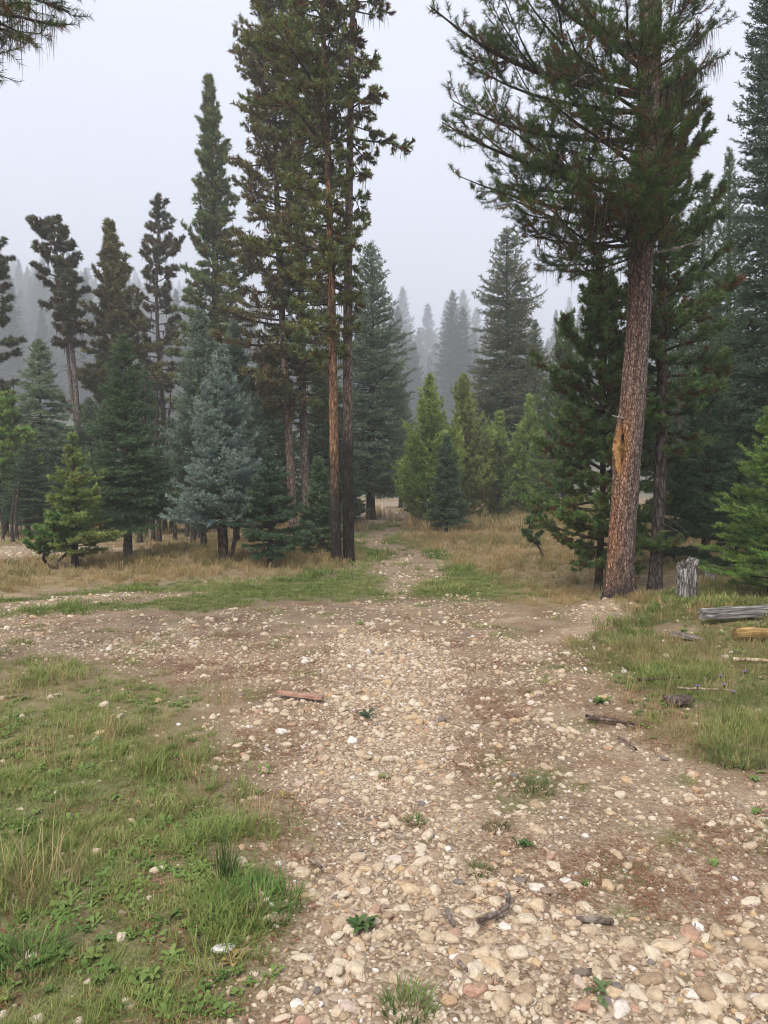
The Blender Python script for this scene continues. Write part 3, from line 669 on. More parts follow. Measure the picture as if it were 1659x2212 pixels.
# name, label, category, pixel x, base y, top y, half width, kind, seed, keyword changes
SPRUCES = [
 ('spruce_tree', 'dark green spruce with one straight bare lower trunk, beside the blue spruce', 'spruce', 276, 1202, 722, 94, G_SPRUCE, 100000, 1,
   dict(z0=.78, e_lo=-10, nb=8, trunk_r=.085, bark=(.15, .13, .115), tipcol=(.06, .10, .05), lump=.45, pw=.75, belly=.03)),
 ('blue_spruce', 'silvery blue spruce with a forked stem at its foot', 'spruce', 484, 1214, 748, 84, G_BLUE, 120000, 2,
   dict(z0=.72, e_lo=0, e_hi=55, nb=8, trunk_r=.075, bark=(.16, .115, .085), tipcol=(.16, .20, .17), lump=.55, pw=.68, tip=.22, belly=.04)),
 ('blue_spruce', 'tall grey blue spruce standing close behind the forked blue one', 'spruce', 440, 1180, 670, 78, (.090, .122, .086), 80000, 3,
   dict(z0=1.2, e_lo=5, e_hi=60, nb=7, tip=.25, tipcol=(.125, .16, .12), pw=.7)),
 ('young_fir', 'small yellow green fir with an open crown and thin dark stem', 'fir', 162, 1226, 938, 82, (.11, .145, .042), 60000, 4,
   dict(z0=.28, e_lo=8, e_hi=50, nb=6, gap=.12, trunk_r=.055, bark=(.07, .055, .05), tipcol=(.17, .21, .06), pw=.95, lump=.7, brown=.03)),
 ('young_spruce', 'small dark spruce between the blue spruce and the tall pine trunks', 'spruce', 583, 1222, 985, 68, (.04, .068, .034), 50000, 5,
   dict(z0=.30, e_lo=-6, e_hi=45, nb=8, trunk_r=.05, bark=(.07, .06, .05), tipcol=(.06, .10, .055), pw=.7)),
 ('young_spruce', 'small mid green spruce growing against the foot of the pine trunks', 'spruce', 690, 1196, 990, 52, (.06, .095, .045), 42000, 6,
   dict(z0=.06, e_lo=4, e_hi=50, nb=8, tip=.2, tipcol=(.095, .14, .07), pw=.75)),
 ('spruce_tree', 'tall spruce beside the far bend of the track, trunk bare at its foot', 'spruce', 801, 1121, 524, 88, (.062, .088, .046), 110000, 7,
   dict(z0=1.3, e_lo=-14, e_hi=40, nb=8, trunk_r=.19, bark=(.07, .055, .05), tipcol=(.10, .13, .072), lump=.6, pw=.62, droop=.18, tip=.2)),
 ('fir_tree', 'olive green fir with ragged sides behind the young pines', 'fir', 1092, 1112, 490, 84, (.052, .066, .034), 120000, 8,
   dict(z0=1.4, e_lo=-18, e_hi=25, nb=7, gap=.14, trunk_r=.16, bark=(.08, .065, .055), tipcol=(.10, .10, .05), lump=1.1, pw=.55, droop=.2, tip=.22, brown=.03)),
 ('young_fir', 'small dark fir in front of the young pines right of the track', 'fir', 964, 1152, 945, 38, (.065, .100, .048), 40000, 9,
   dict(z0=.3, e_lo=-5, nb=7, trunk_r=.05, bark=(.07, .06, .055), pw=.7, tipcol=(.065, .10, .06))),
 ('fir_tree', 'very tall dark fir at the right margin, dark trunk showing through', 'fir', 1665, 1228, -240, 104, (.036, .060, .030), 250000, 10,
   dict(z0=1.5, e_lo=-14, e_hi=35, nb=10, trunk_r=.20, bark=(.06, .05, .045), tipcol=(.06, .095, .055), pw=.5, lump=.5, droop=.15, tip=.22, whorl=.12, ls=.062, nlf=3.2, nwf=1.15)),
 ('fir_tree', 'narrow grey green fir rising behind the scarred pine on the right', 'fir', 1508, 1180, 385, 85, (.055, .088, .044), 90000, 11,
   dict(z0=.8, e_lo=-5, e_hi=50, nb=7, pw=.75, tip=.25, tipcol=(.085, .125, .065))),
 ('young_fir', 'bright green young fir cut off by the right edge of the picture', 'fir', 1668, 1318, 905, 112, (.085, .14, .032), 95000, 13,
   dict(z0=.15, e_lo=6, e_hi=45, nb=7, tipcol=(.12, .18, .045), pw=.6, lump=.6, trunk_r=.06)),
 ('young_fir', 'low dark fir under the tall firs behind the grey stump', 'fir', 1455, 1236, 1010, 70, (.040, .068, .032), 45000, 14,
   dict(z0=.2, e_lo=0, nb=7, pw=.6)),
 ('young_fir', 'low dark fir with a straight brown stem to the right of the grey stump', 'fir', 1523, 1232, 870, 85, (.030, .055, .027), 60000, 15,
   dict(z0=.75, e_lo=-8, nb=7, pw=.55, trunk_r=.07, bark=(.10, .07, .055))),
 ('spruce_tree', 'hazy drooping spruce behind the yellow green fir on the left', 'spruce', 92, 1146, 735, 84, (.115, .148, .078), 85000, 18,
   dict(z0=.9, e_lo=-20, e_hi=35, nb=7, droop=.3, hang=.35, pw=.7, tipcol=(.10, .135, .08))),
 ('spruce_tree', 'dark green spruce behind the small one at the foot of the pine trunks', 'spruce', 700, 1140, 790, 70, (.040, .066, .030), 80000, 21,
   dict(z0=.7, e_lo=-14, droop=.2, hang=.15, pw=.6, nb=8)),
 ('blue_spruce', 'slender grey green spruce half hidden behind the blue spruces', 'spruce', 512, 1168, 690, 70, (.07, .105, .075), 50000, 33,
   dict(like=3, z0=1.0, e_lo=5, e_hi=55, tip=.2, tipcol=(.11, .15, .115))),
 ('fir_tree', 'grey green fir with a needle thin top near the right margin', 'fir', 1560, 1186, 332, 80, (.055, .088, .055), 90000, 12,
   dict(like=11, z0=.8, e_lo=-5, e_hi=50, nb=7, pw=.95, tip=.25, tipcol=(.085, .125, .085))),
 ('young_fir', 'dark bushy fir between the small stump and the bright green fir', 'fir', 1590, 1262, 1020, 80, (.034, .062, .026), 50000, 16,
   dict(like=14, z0=.15, e_lo=0, nb=7, pw=.6)),
 ('fir_tree', 'dark fir filling the shade behind the right hand pine trunk', 'fir', 1420, 1160, 640, 95, (.036, .060, .034), 70000, 17,
   dict(like=15, z0=.5, e_lo=-8, nb=7, pw=.6)),
 ('spruce_tree', 'pale drooping spruce between the leaning pines and the dark spruce', 'spruce', 198, 1140, 860, 66, (.105, .135, .068), 50000, 19,
   dict(like=18, z0=.6, e_lo=-15, droop=.25, hang=.3, pw=.6)),
 ('spruce_tree', 'broad dark spruce in the gap between the dark and the blue spruces', 'spruce', 372, 1150, 905, 66, (.05, .08, .046), 50000, 20,
   dict(like=1, z0=.9, e_lo=-8, pw=.6)),
 ('spruce_tree', 'dense dark spruce behind the slender pine trunks left of the track', 'spruce', 585, 1136, 770, 75, (.045, .070, .036), 70000, 22,
   dict(like=21, z0=.6, e_lo=-8, pw=.6)),
 ('spruce_tree', 'small hazy spruce just left of the far bend of the track', 'spruce', 752, 1128, 985, 40, (.055, .08, .05), 20000, 23, dict(like=6, z0=.1, pw=.6)),
 ('spruce_tree', 'hazy grey spruce showing behind the right side of the track spruce', 'spruce', 866, 1098, 830, 44, (.07, .085, .06), 30000, 24, dict(like=7, z0=.6, pw=.6, gap=.2, lump=.9)),
 ('fir_tree', 'dark fir tucked behind the olive fir on its right side', 'fir', 1150, 1106, 690, 62, (.04, .066, .042), 50000, 25, dict(like=11, z0=1.0, pw=.55)),
 ('young_spruce', 'low dark spruce in the shade left of the yellow green fir', 'spruce', 60, 1160, 960, 62, (.05, .075, .04), 40000, 26, dict(like=1, z0=.5, pw=.6)),
 ('fir_tree', 'dense dark fir behind the dark spruce on the left', 'fir', 318, 1135, 800, 60, (.055, .085, .05), 50000, 27, dict(like=1, z0=.9, pw=.6, e_lo=-12)),
 ('young_pine', 'pointed young pine right of the track, first of the two beside it', 'pine', 928, 1138, 812, 82, (.120, .165, .042), 85000, 13,
   dict(z0=.25, e_lo=18, e_hi=66, nb=7, tip=.42, pw=.8, lump=.7, brown=.05, trunk_r=.06, tipcol=(.19, .24, .055), ang=44, whorl=.16)),
 ('young_pine', 'pointed young pine with rusty inner needles, behind the small dark fir', 'pine', 1000, 1130, 808, 74, (.125, .148, .042), 80000, 14,
   dict(z0=.35, e_lo=15, e_hi=64, nb=7, tip=.42, pw=.78, lump=.8, brown=.16, trunk_r=.07, tipcol=(.18, .21, .06), ang=44, whorl=.17)),
 ('young_pine', 'slim young pine in front of the olive fir', 'pine', 1078, 1126, 892, 54, (.115, .160, .042), 40000, 15,
   dict(z0=.3, e_lo=18, e_hi=64, nb=7, tip=.42, pw=.75, lump=.8, brown=.07, trunk_r=.05, tipcol=(.17, .225, .055), ang=44, whorl=.16)),
 ('young_pine', 'slim young pine between the olive fir and the scarred pine', 'pine', 1144, 1126, 862, 56, (.115, .160, .042), 40000, 16,
   dict(like=15, z0=.3, trunk_r=.05, step=.09, e_lo=8, e_hi=60, up=.7, brown=.05, dens=9, s0=.12, pw=.7, narrow=.9)),
]
built = {}
def grow(fn, seed0, row):
    nm, lab, cat, px, by_, ty_, hw, col, cnt, sd, kw = row
    x, y, H, R = measure(px, by_, ty_, hw); kw = dict(kw); like = kw.pop('like', None)
    if like is None:
        ms = fn(np.random.default_rng(seed0 + sd), H, R, px_m(y), col=col, count=cnt, **kw)
        built[(fn, sd)] = (plant_tree(nm, lab, cat, x, y, ms), H, R)
    else:                                        # same kind of tree, turned and stretched
        src, H0, R0 = built[(fn, like)]
        o = dup(src, (x, y, gz(x, y)), sd*1.3, (R/R0, R/R0, H/H0), lab); o.name = nm
        if 'category' in o: o['category'] = cat
for row in SPRUCES: grow(spruce, 100, row)

PINES = [
 ('lodgepole_pine', 'tall slim pine with a long bare trunk, nearest the track of the group', 'pine', 753, 1212, -420, 68, G_PINE, 80000, 1,
   dict(z0=4.6, lean=(.009, 0), wob=.03, trunk_r=.108, hi=(.30, .225, .175), zs=(1.6, 4.2), side=(0.0, .05), brown=.20, lich=.9, dead=12, e_lo=-28, e_hi=20, up=.15, curl0=-.06, prof=lambda u: .28 + .72*smooth(.18, .42, u) if u < .75 else (1 - u)*3.9, step=.20, dens=7, s0=.35)),
 ('lodgepole_pine', 'tall slim pine with orange flaking bark, second trunk from the track', 'pine', 727, 1217, -350, 86, G_PINE, 100000, 2,
   dict(z0=3.9, lean=(-.026, 0), wob=.03, trunk_r=.094, hi=(.33, .19, .105), zs=(1.0, 2.4), side=(PI, .45), brown=.12, lich=.4, dead=5, step=.115, rough=.5, prof=lambda u: .55 + .45*math.sin(u*9)**2 if u < .7 else (1 - u)*2.6)),
 ('lodgepole_pine', 'leaning slim pine with blotched grey bark and a broad ragged crown', 'pine', 634, 1166, -130, 90, (.100, .100, .040), 110000, 3,
   dict(z0=3.6, lean=(-.034, 0), wob=.04, trunk_r=.118, lo=(.27, .20, .16), hi=(.13, .105, .09), zs=(4.2, 7), side=(PI, .25), brown=.24, lich=.5, dead=8, step=.115, prof=lambda u: .75 + .25*math.sin(u*7) if u < .6 else (1 - u)*2.3)),
 ('lodgepole_pine', 'slim dark trunked pine behind the orange barked one', 'pine', 664, 1164, -80, 66, (.088, .118, .040), 75000, 4,
   dict(z0=3.3, lean=(-.024, 0), wob=.04, trunk_r=.118, lo=(.20, .16, .135), hi=(.22, .17, .14), zs=(2.5, 6), brown=.12, dead=6, step=.125, lich=.3, prof=lambda u: .7 + .3*math.sin(u*11) if u < .6 else (1 - u)*2.3)),
 ('lodgepole_pine', 'tall dense pine with a pointed top standing left of the slim trunks', 'pine', 450, 1132, 150, 88, (.092, .116, .042), 110000, 5,
   dict(z0=2.5, lean=(.008, 0), trunk_r=.20, brown=.10, step=.12, pw=.85, e_lo=-5, e_hi=50, dens=10, s0=.18, rough=.32, lo=(.08, .065, .055), hi=(.12, .09, .07))),
 ('lodgepole_pine', 'sparse narrow pine with a thin ragged crown beside the dense one', 'pine', 356, 1118, 432, 46, (.070, .075, .040), 40000, 6,
   dict(z0=4.5, trunk_r=.14, brown=.28, step=.28, lich=.7, dens=6.5, e_hi=40, lo=(.12, .10, .09), hi=(.14, .12, .10), prof=lambda u: .75 + .25*math.sin(u*9) if u < .7 else (1 - u)*2.6 + .15)),
 ('lodgepole_pine', 'full olive pine of medium height right of the leaning twin trunks', 'pine', 242, 1128, 470, 98, (.108, .108, .038), 110000, 7,
   dict(z0=2.6, trunk_r=.17, brown=.10, step=.11, pw=.95, e_lo=-8, e_hi=45, dens=10, s0=.15, rough=.28, narrow=.75)),
 ('lodgepole_pine', 'thin leaning pine with a pale peeling trunk and a wind bent top', 'pine', 192, 1136, 462, 50, (.070, .080, .045), 36000, 8,
   dict(z0=6.4, lean=(-.115, 0), trunk_r=.12, lo=(.15, .12, .105), hi=(.24, .20, .175), zs=(1, 5), brown=.2, lich=.6, dead=10, step=.22, dens=7, prof=lambda u: .85 if u < .7 else (1 - u)*2.4 + .2)),
 ('lodgepole_pine', 'thin straight pale pine trunk leaning beside its bent twin', 'pine', 196, 1136, 560, 30, (.070, .080, .045), 14000, 9,
   dict(z0=6.2, lean=(-.075, 0), trunk_r=.10, lo=(.16, .13, .115), hi=(.27, .23, .20), zs=(1, 5), brown=.3, lich=.8, dead=14, step=.3)),
 ('lodgepole_pine', 'ragged pine cut off by the left edge of the picture', 'pine', -22, 1142, 412, 46, (.066, .080, .040), 50000, 10,
   dict(z0=3.2, trunk_r=.15, brown=.15, step=.22, lich=.5, prof=lambda u: .8 + .2*math.sin(u*8) if u < .6 else (1 - u)*2.1 + .1)),
 ('young_pine', 'green young pine at the left edge behind the gravel road', 'pine', 14, 1156, 858, 78, (.125, .19, .048), 60000, 11,
   dict(z0=.9, trunk_r=.06, step=.10, e_lo=5, e_hi=60, up=.7, brown=.03, dens=9, s0=.15, pw=.7)),
 ('young_pine', 'bushy green pine sapling under the left side of the yellow green fir', 'pine', 110, 1226, 1122, 40, (.075, .135, .035), 26000, 12,
   dict(z0=.28, trunk_r=.022, step=.05, e_lo=15, e_hi=65, up=.8, brown=.02, dens=9, sub=.22, s0=.1, pw=.5, narrow=.9)),
 ('young_pine', 'green young pine with long upswept arms close behind the scarred pine', 'pine', 1292, 1278, 610, 138, (.068, .105, .030), 165000, 17,
   dict(z0=.40, trunk_r=.05, lo=(.07, .055, .045), hi=(.08, .06, .05), step=.085, e_lo=-4, e_hi=62, up=.62, brown=.06, dens=11, s0=.14, pw=.55, narrow=.6, sub=.34, rough=.42, wob=.03, brush=True, ang=56)),
 ('lodgepole_pine', 'grey trunked pine standing behind and right of the scarred pine', 'pine', 1414, 1288, 185, 118, (.062, .098, .030), 150000, 18,
   dict(z0=1.9, lean=(.014, 0), trunk_r=.085, lo=(.12, .10, .09), hi=(.13, .09, .07), zs=(1, 3), step=.11, e_lo=-2, e_hi=58, up=.62, brown=.08, dens=9.5, s0=.2, pw=.45, sub=.34, side=(0.0, .25), rough=.45, wob=.03, dead=5, brush=True, ang=56)),
 ('young_pine', 'thin pine sapling in the tan grass left of the scarred pine', 'pine', 1172, 1206, 1092, 26, (.060, .10, .035), 7000, 19,
   dict(z0=.30, trunk_r=.018, step=.09, e_lo=10, e_hi=50, up=.4, brown=.08, dens=12, sub=.11, s0=.1, pw=.8)),
 ('young_pine', 'thin pine sapling with a bare stem beside the yellow green fir', 'pine', 124, 1222, 1150, 16, (.07, .12, .036), 5000, 21,
   dict(z0=.42, trunk_r=.018, step=.06, e_lo=15, up=.8, sub=.2)),
 ('young_pine', 'upswept young pine in the mist right of the olive fir', 'pine', 1215, 1136, 700, 60, (.056, .098, .038), 70000, 20,
   dict(like=17, z0=1.0, trunk_r=.08, step=.13, e_lo=0, e_hi=55, up=.7, brown=.05, dens=9, s0=.2, pw=.55)),
]
for row in PINES: grow(pine, 300, row)

# second, bent stem of the forked blue spruce
bs = [o for o in COL.objects if o.name == 'blue_spruce'][0]
ge = Geo()
ge.tube(np.array([[.05, -.03, -.05], [.10, -.04, .10], [.17, -.05, .22], [.22, -.05, .42], [.24, -.04, .75], [.27, -.02, 1.3]]), [.06, .05, .045, .042, .038, .03], 8, (.15, .11, .085))
ge.tube(np.array([[-.06, .05, -.05], [-.08, .06, .3], [-.11, .07, .8]]), [.05, .045, .04], 8, (.13, .10, .08))
link('side_stem', ge.mesh('side_stem', M_BARK), bs)

# thin bare stems standing in the shade under the left hand trees, each a young dead pole
pole_meshes = []
for k in range(4):
    g = np.random.default_rng(60 + k); ge = Geo(); H = 3.2 + k*.4
    ax = axis_fn(g, (g.normal()*.02, g.normal()*.02), .03, H); trunk_geo(ge, ax, H, .045 + .008*k, .01, g, (.10, .085, .075), (.10, .085, .075), 0, 1, 7, 10)
    for _ in range(9):
        z = .9 + g.random()*(H - 1.2); a = g.random()*6.28; r = .15 + .3*g.random()
        ge.tube([ax(z), ax(z) + [math.cos(a)*r, math.sin(a)*r, -.1*r]], [.008, .003], 3, (.10, .085, .075), cap=False)
    pole_meshes.append(ge.mesh('bare_trunk', M_BARK))
for k, (px, by_) in enumerate([(6, 1170), (28, 1172), (36, 1168), (302, 1172), (316, 1160), (331, 1168), (344, 1170), (356, 1152), (378, 1166), (404, 1158), (418, 1170), (428, 1160), (446, 1150),
                               (1232, 1128), (1476, 1190), (1548, 1176), (1600, 1190)]):
    x, y = ground_xy(px, by_)
    where = 'at the left edge under the drooping spruces' if px < 60 else 'in the shade between the dark and the blue spruces' if px < 500 else 'in the shade behind the scarred pine'
    bt = thing('bare_trunk', 'thin bare dead trunk ' + where, 'dead tree', (x, y, gz(x, y)), 'thin bare trunks ' + where, pole_meshes[k % 4], k*1.7)
    if px < 60: bt.scale = (.8, .8, .42)

# ------------------------------------------------------------------ misty trees up the hill
far_m = []
for k, (hh, rr_, cc) in enumerate([(27, 4.6, (.035, .052, .035)), (24, 4.8, (.038, .056, .036)), (30, 4.7, (.032, .048, .034)), (20, 4.2, (.042, .064, .040))]):
    far_m.append(spruce(np.random.default_rng(800 + k), hh, rr_, .19, 1.0, cc, 14000, nb=7, whorl=.62, ls=.5, pw=.8, trunk_r=.28, nlf=3.4, nwf=1.0, tip=.15, lump=.6))
def far_tree(x, y, z, k, sc, label):
    t = thing('misty_fir', label, 'fir', (x, y, z), 'misty firs ' + label[15:], None, random.random()*6.28)
    t.scale = (sc, sc, sc)
    link('trunk', far_m[k][0], t); link('crown', far_m[k][1], t)
spots = [(870, 615, 232), (925, 606, 240), (965, 648, 252), (984, 636, 246), (1001, 622, 238), (1030, 655, 250), (905, 705, 215), (955, 762, 150), (1210, 690, 230), (1240, 720, 240), (1180, 740, 200), (1060, 640, 260),
         (845, 660, 255), (820, 640, 262), (60, 640, 190), (100, 652, 178), (35, 700, 165), (130, 690, 185), (165, 640, 215), (205, 600, 250), (8, 630, 205), (300, 690, 200), (335, 720, 185), (280, 740, 165), (62, 745, 120), (20, 770, 112), (330, 790, 130), (700, 700, 230), (660, 690, 220), (560, 720, 210),
         (150, 560, 300), (250, 590, 310), (90, 545, 330), (30, 560, 300), (880, 760, 150), (1010, 740, 165), (110, 800, 95), (170, 790, 105), (1230, 640, 300), (310, 620, 290), (862, 800, 100), (902, 792, 112), (942, 805, 116), (990, 795, 108), (1034, 800, 104), (872, 735, 140), (1024, 705, 150), (50, 590, 260), (190, 575, 280), (120, 610, 230)]
for n, (px, top, yy) in enumerate(spots):
    yy *= 1.55
    p = point_at(px, top, yy); zb = float(hill_h(np.array([p[0]]), np.array([yy]))[0])
    k = n % 4; hk = (27, 24, 30, 20)[k]
    where = 'far beyond the bend of the track' if 780 < px < 1100 else 'on the slope beyond the scarred pine' if px >= 1100 else 'seen between the slim pine trunks' if px > 450 else 'high on the left slope, almost lost in fog' if top < 605 else 'low on the left slope behind the leaning pines' if top > 695 else 'half way up the left slope behind the leaning pines'
    far_tree(p[0], yy, zb - .3, k, max(.35, min(2.3, (p[2] - zb)/hk)), 'misty grey fir ' + where)
# the rest of the hillside wood reads as one mass
fp = []
while len(fp) < 3000:
    y = 150 + 760*random.random()**.75; x = random.uniform(-.72*y - 12, .68*y + 8)
    fp.append((x, y))
for _ in range(500):
    y = 230 + 420*random.random(); fp.append((-.5*y*(.42 + .68*random.random()), y))
fp = np.array(fp)
# ------------------------------------------------------------------ the big scarred pine
g = np.random.default_rng(77)
AX, AY = TREE_A
HA = 14.5
tocam = unit(np.array([-AX, -AY])); tol = np.array([tocam[1], -tocam[0]])
if tol[0] > 0: tol = -tol
zc = [(-.3, 1338), (0, 1338), (.35, 1338), (.9, 1343), (1.5, 1351), (1.81, 1353), (2.3, 1362), (3.2, 1372), (4.2, 1379), (5.5, 1387), (7.3, 1393), (9, 1397), (14.5, 1405)]
zz_ = np.array([a for a, _ in zc]); xx_ = np.array([(b - 1340)/FPX*AY for _, b in zc])
def ax_a(z):
    z = np.asarray(z, float)
    return np.stack([np.interp(z, zz_, xx_), .012*z, z], -1)
def rad_a(z): return .82*np.interp(z, [-.3, 0, .12, .4, 1, 1.8, 3, 5, 7.5, 14.5], [.31, .265, .225, .192, .18, .185, .165, .155, .145, .03])
KA = 72
zA = np.concatenate([np.linspace(-.25, 5, 290), np.linspace(5.02, 8, 70), np.linspace(8.1, HA, 40)])
aA = np.arange(KA)*2*PI/KA; aA = aA - .66*np.sin(aA - .66)          # finer round the wound
ZA, PA = np.meshgrid(zA, aA, indexing='ij')
phi = (PA + PI) % (2*PI) - PI                    # 0 faces the picture, positive to its left
cx = np.cos(PA)*5 + 20; sy_ = np.sin(PA)*5 + 20
plates = fbm(cx*2.2 + ZA*.9, sy_*2.2 + ZA*3.1, 101, 3); deep = fbm(cx*1.1 + 3, sy_*1.1 + ZA*1.3, 105, 3)
rr = rad_a(ZA) + .026*(plates - .5)*(ZA < 12) + .018*(deep - .5) + .045*np.exp(-np.maximum(ZA, 0)/.16)*np.cos(5*PA + 1 + .6*np.sin(PA))
rr = rr + .035*np.exp(-((ZA - 1.80)/.33)**2)*np.exp(-((phi - 1.25)/.6)**2)            # swelling left of the wound
wl = np.clip(1 - np.abs((ZA - 1.80)/.33), 0, 1)**.7
wx = (phi - .66 - .25*(ZA - 1.80))/(.45*wl + 1e-3)
wound = np.where(wl > 0, np.clip(1 - wx**2, 0, 1), 0)
rr = rr - .085*wound**.6*(.7 + .6*fbm(PA*3, ZA*9, 109)) + .06*wound*np.exp(-((ZA - 1.80)/.05)**2)
rim = np.where(wl > 0, np.exp(-((np.abs(wx) - 1.12)/.16)**2), 0)*smooth(0, .2, wl); rr = rr + .016*rim
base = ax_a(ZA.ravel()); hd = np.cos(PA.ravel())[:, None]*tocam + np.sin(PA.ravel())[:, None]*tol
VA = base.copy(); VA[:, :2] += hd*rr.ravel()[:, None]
tan_, org, gry, blk, shd_bark = (np.array(c) for c in ((.37, .245, .185), (.47, .245, .125), (.34, .27, .225), (.085, .068, .062), (.17, .125, .10)))
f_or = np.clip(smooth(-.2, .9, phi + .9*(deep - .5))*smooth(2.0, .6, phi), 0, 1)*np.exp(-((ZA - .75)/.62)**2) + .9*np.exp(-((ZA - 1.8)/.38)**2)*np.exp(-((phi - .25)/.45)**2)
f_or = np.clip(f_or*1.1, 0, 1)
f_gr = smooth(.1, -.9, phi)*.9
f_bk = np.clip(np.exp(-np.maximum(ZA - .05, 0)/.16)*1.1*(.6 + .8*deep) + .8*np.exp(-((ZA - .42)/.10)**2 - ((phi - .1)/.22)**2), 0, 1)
f_shade = smooth(3.2, 4.6, ZA + .8*(deep - .5))*.75  # crown shade painted into the colour of the upper trunk
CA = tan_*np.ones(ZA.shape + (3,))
for f, c in ((f_gr, gry), (f_or, org), (f_shade, shd_bark), (f_bk, blk)):
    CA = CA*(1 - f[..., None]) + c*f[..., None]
pit = smooth(.50, .40, plates)*(1 - .55*f_or); CA = CA*(1 - .45*pit[..., None])
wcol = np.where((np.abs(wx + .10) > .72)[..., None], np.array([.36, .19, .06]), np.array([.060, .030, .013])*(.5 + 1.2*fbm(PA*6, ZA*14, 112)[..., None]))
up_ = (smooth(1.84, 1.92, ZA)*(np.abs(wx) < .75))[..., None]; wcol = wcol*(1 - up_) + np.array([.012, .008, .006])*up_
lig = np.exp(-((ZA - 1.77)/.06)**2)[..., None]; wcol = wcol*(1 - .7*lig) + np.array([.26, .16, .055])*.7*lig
wm = smooth(.02, .25, wound)[..., None]; CA = CA*(1 - wm) + wcol*wm
rm = (rim*.85)[..., None]; CA = CA*(1 - rm) + np.array([.46, .23, .07])*rm
nz, k = len(zA), KA
i3, j3 = np.meshgrid(np.arange(nz - 1), np.arange(k), indexing='ij'); j4 = (j3 + 1) % k
FA = np.stack([i3*k + j3, i3*k + j4, (i3 + 1)*k + j4, (i3 + 1)*k + j3], -1).reshape(-1, 4)
# split off the wound so that it is a part of its own
inw = (wound.ravel() > .12)[FA].any(1)
hero = thing('lodgepole_pine', 'big pine with orange brown scaly bark and a torn open wound, nearest on the right', 'pine', (AX, AY, gz(AX, AY)))
def part_of(F, name, mat):
    u, inv = np.unique(F, return_inverse=True); inv = inv.reshape(F.shape)
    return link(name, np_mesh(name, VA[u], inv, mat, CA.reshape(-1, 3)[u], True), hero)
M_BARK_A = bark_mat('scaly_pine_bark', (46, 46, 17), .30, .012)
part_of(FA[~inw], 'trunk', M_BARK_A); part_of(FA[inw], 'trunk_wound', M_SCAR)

pxA = px_m(AY); lf = Leaf(); wood = Geo(); lic = []
def at_a(px, py, dy): return point_at(px, py, AY + dy) - np.array([AX, AY, gz(AX, AY)])
def limb(z0, tip, r0=.035, nsub=22, sub=.40, sag=.12, curl=.25, lich=4, s0=.22, col=(.066, .108, .021), brown=.16, up=1.0, forks=2):
    a = ax_a(z0); b = np.asarray(tip, float); s = np.linspace(0, 1, 9)[:, None]; L = np.linalg.norm(b - a)
    mid = (a + b)/2 - np.array([0, 0, sag*L + curl*.25*L])
    pts = a*(1 - s)**2 + 2*mid*s*(1 - s) + b*s**2
    sv = unit(np.cross(b - a, [0, 0, 1.0])); pts = pts + sv*(.05*L*np.sin(s*4 + z0*3))
    wood.tube(pts, r0*.62*(1 - .86*s[:, 0])*(.55 + .35*L), 6, (.075, .058, .048), cap=False)
    brush_twigs(g, lf, wood, pts, int(nsub*.95), sub*1.0, col, brown, up, s0)
    # secondary limbs
    for q in range(int(2 + L*1.6)):
        t = .25 + .6*g.random(); i = int(t*8); d = unit(pts[i + 1] - pts[i]); sd = sv*g.choice([-1, 1])
        d2 = unit(d*.8 + sd*.7 + np.array([0, 0, .1 + .25*g.normal()])); l2 = L*(.22 + .25*g.random())*(1.1 - .5*t)
        ss_ = np.linspace(0, 1, 5)[:, None]
        p2 = pts[i] + d2*l2*ss_ + np.array([0, 0, .28*l2])*ss_**2.2
        wood.tube(p2, np.linspace(.35, .12, 5)*r0*.7, 4, (.08, .06, .048), cap=False)
        brush_twigs(g, lf, wood, p2, int(5 + l2*10), sub*.85, col, brown, up, .2)
        if lich: lic.append(lichen_geo(g, p2, 3 if lich > 9 else 1, .16, .006))
    if lich: lic.append(lichen_geo(g, pts[2:], int(lich*(1 + L)), .24, .006))
zA_of = lambda py: float(point_at(1370, py, AY)[2] - gz(AX, AY))
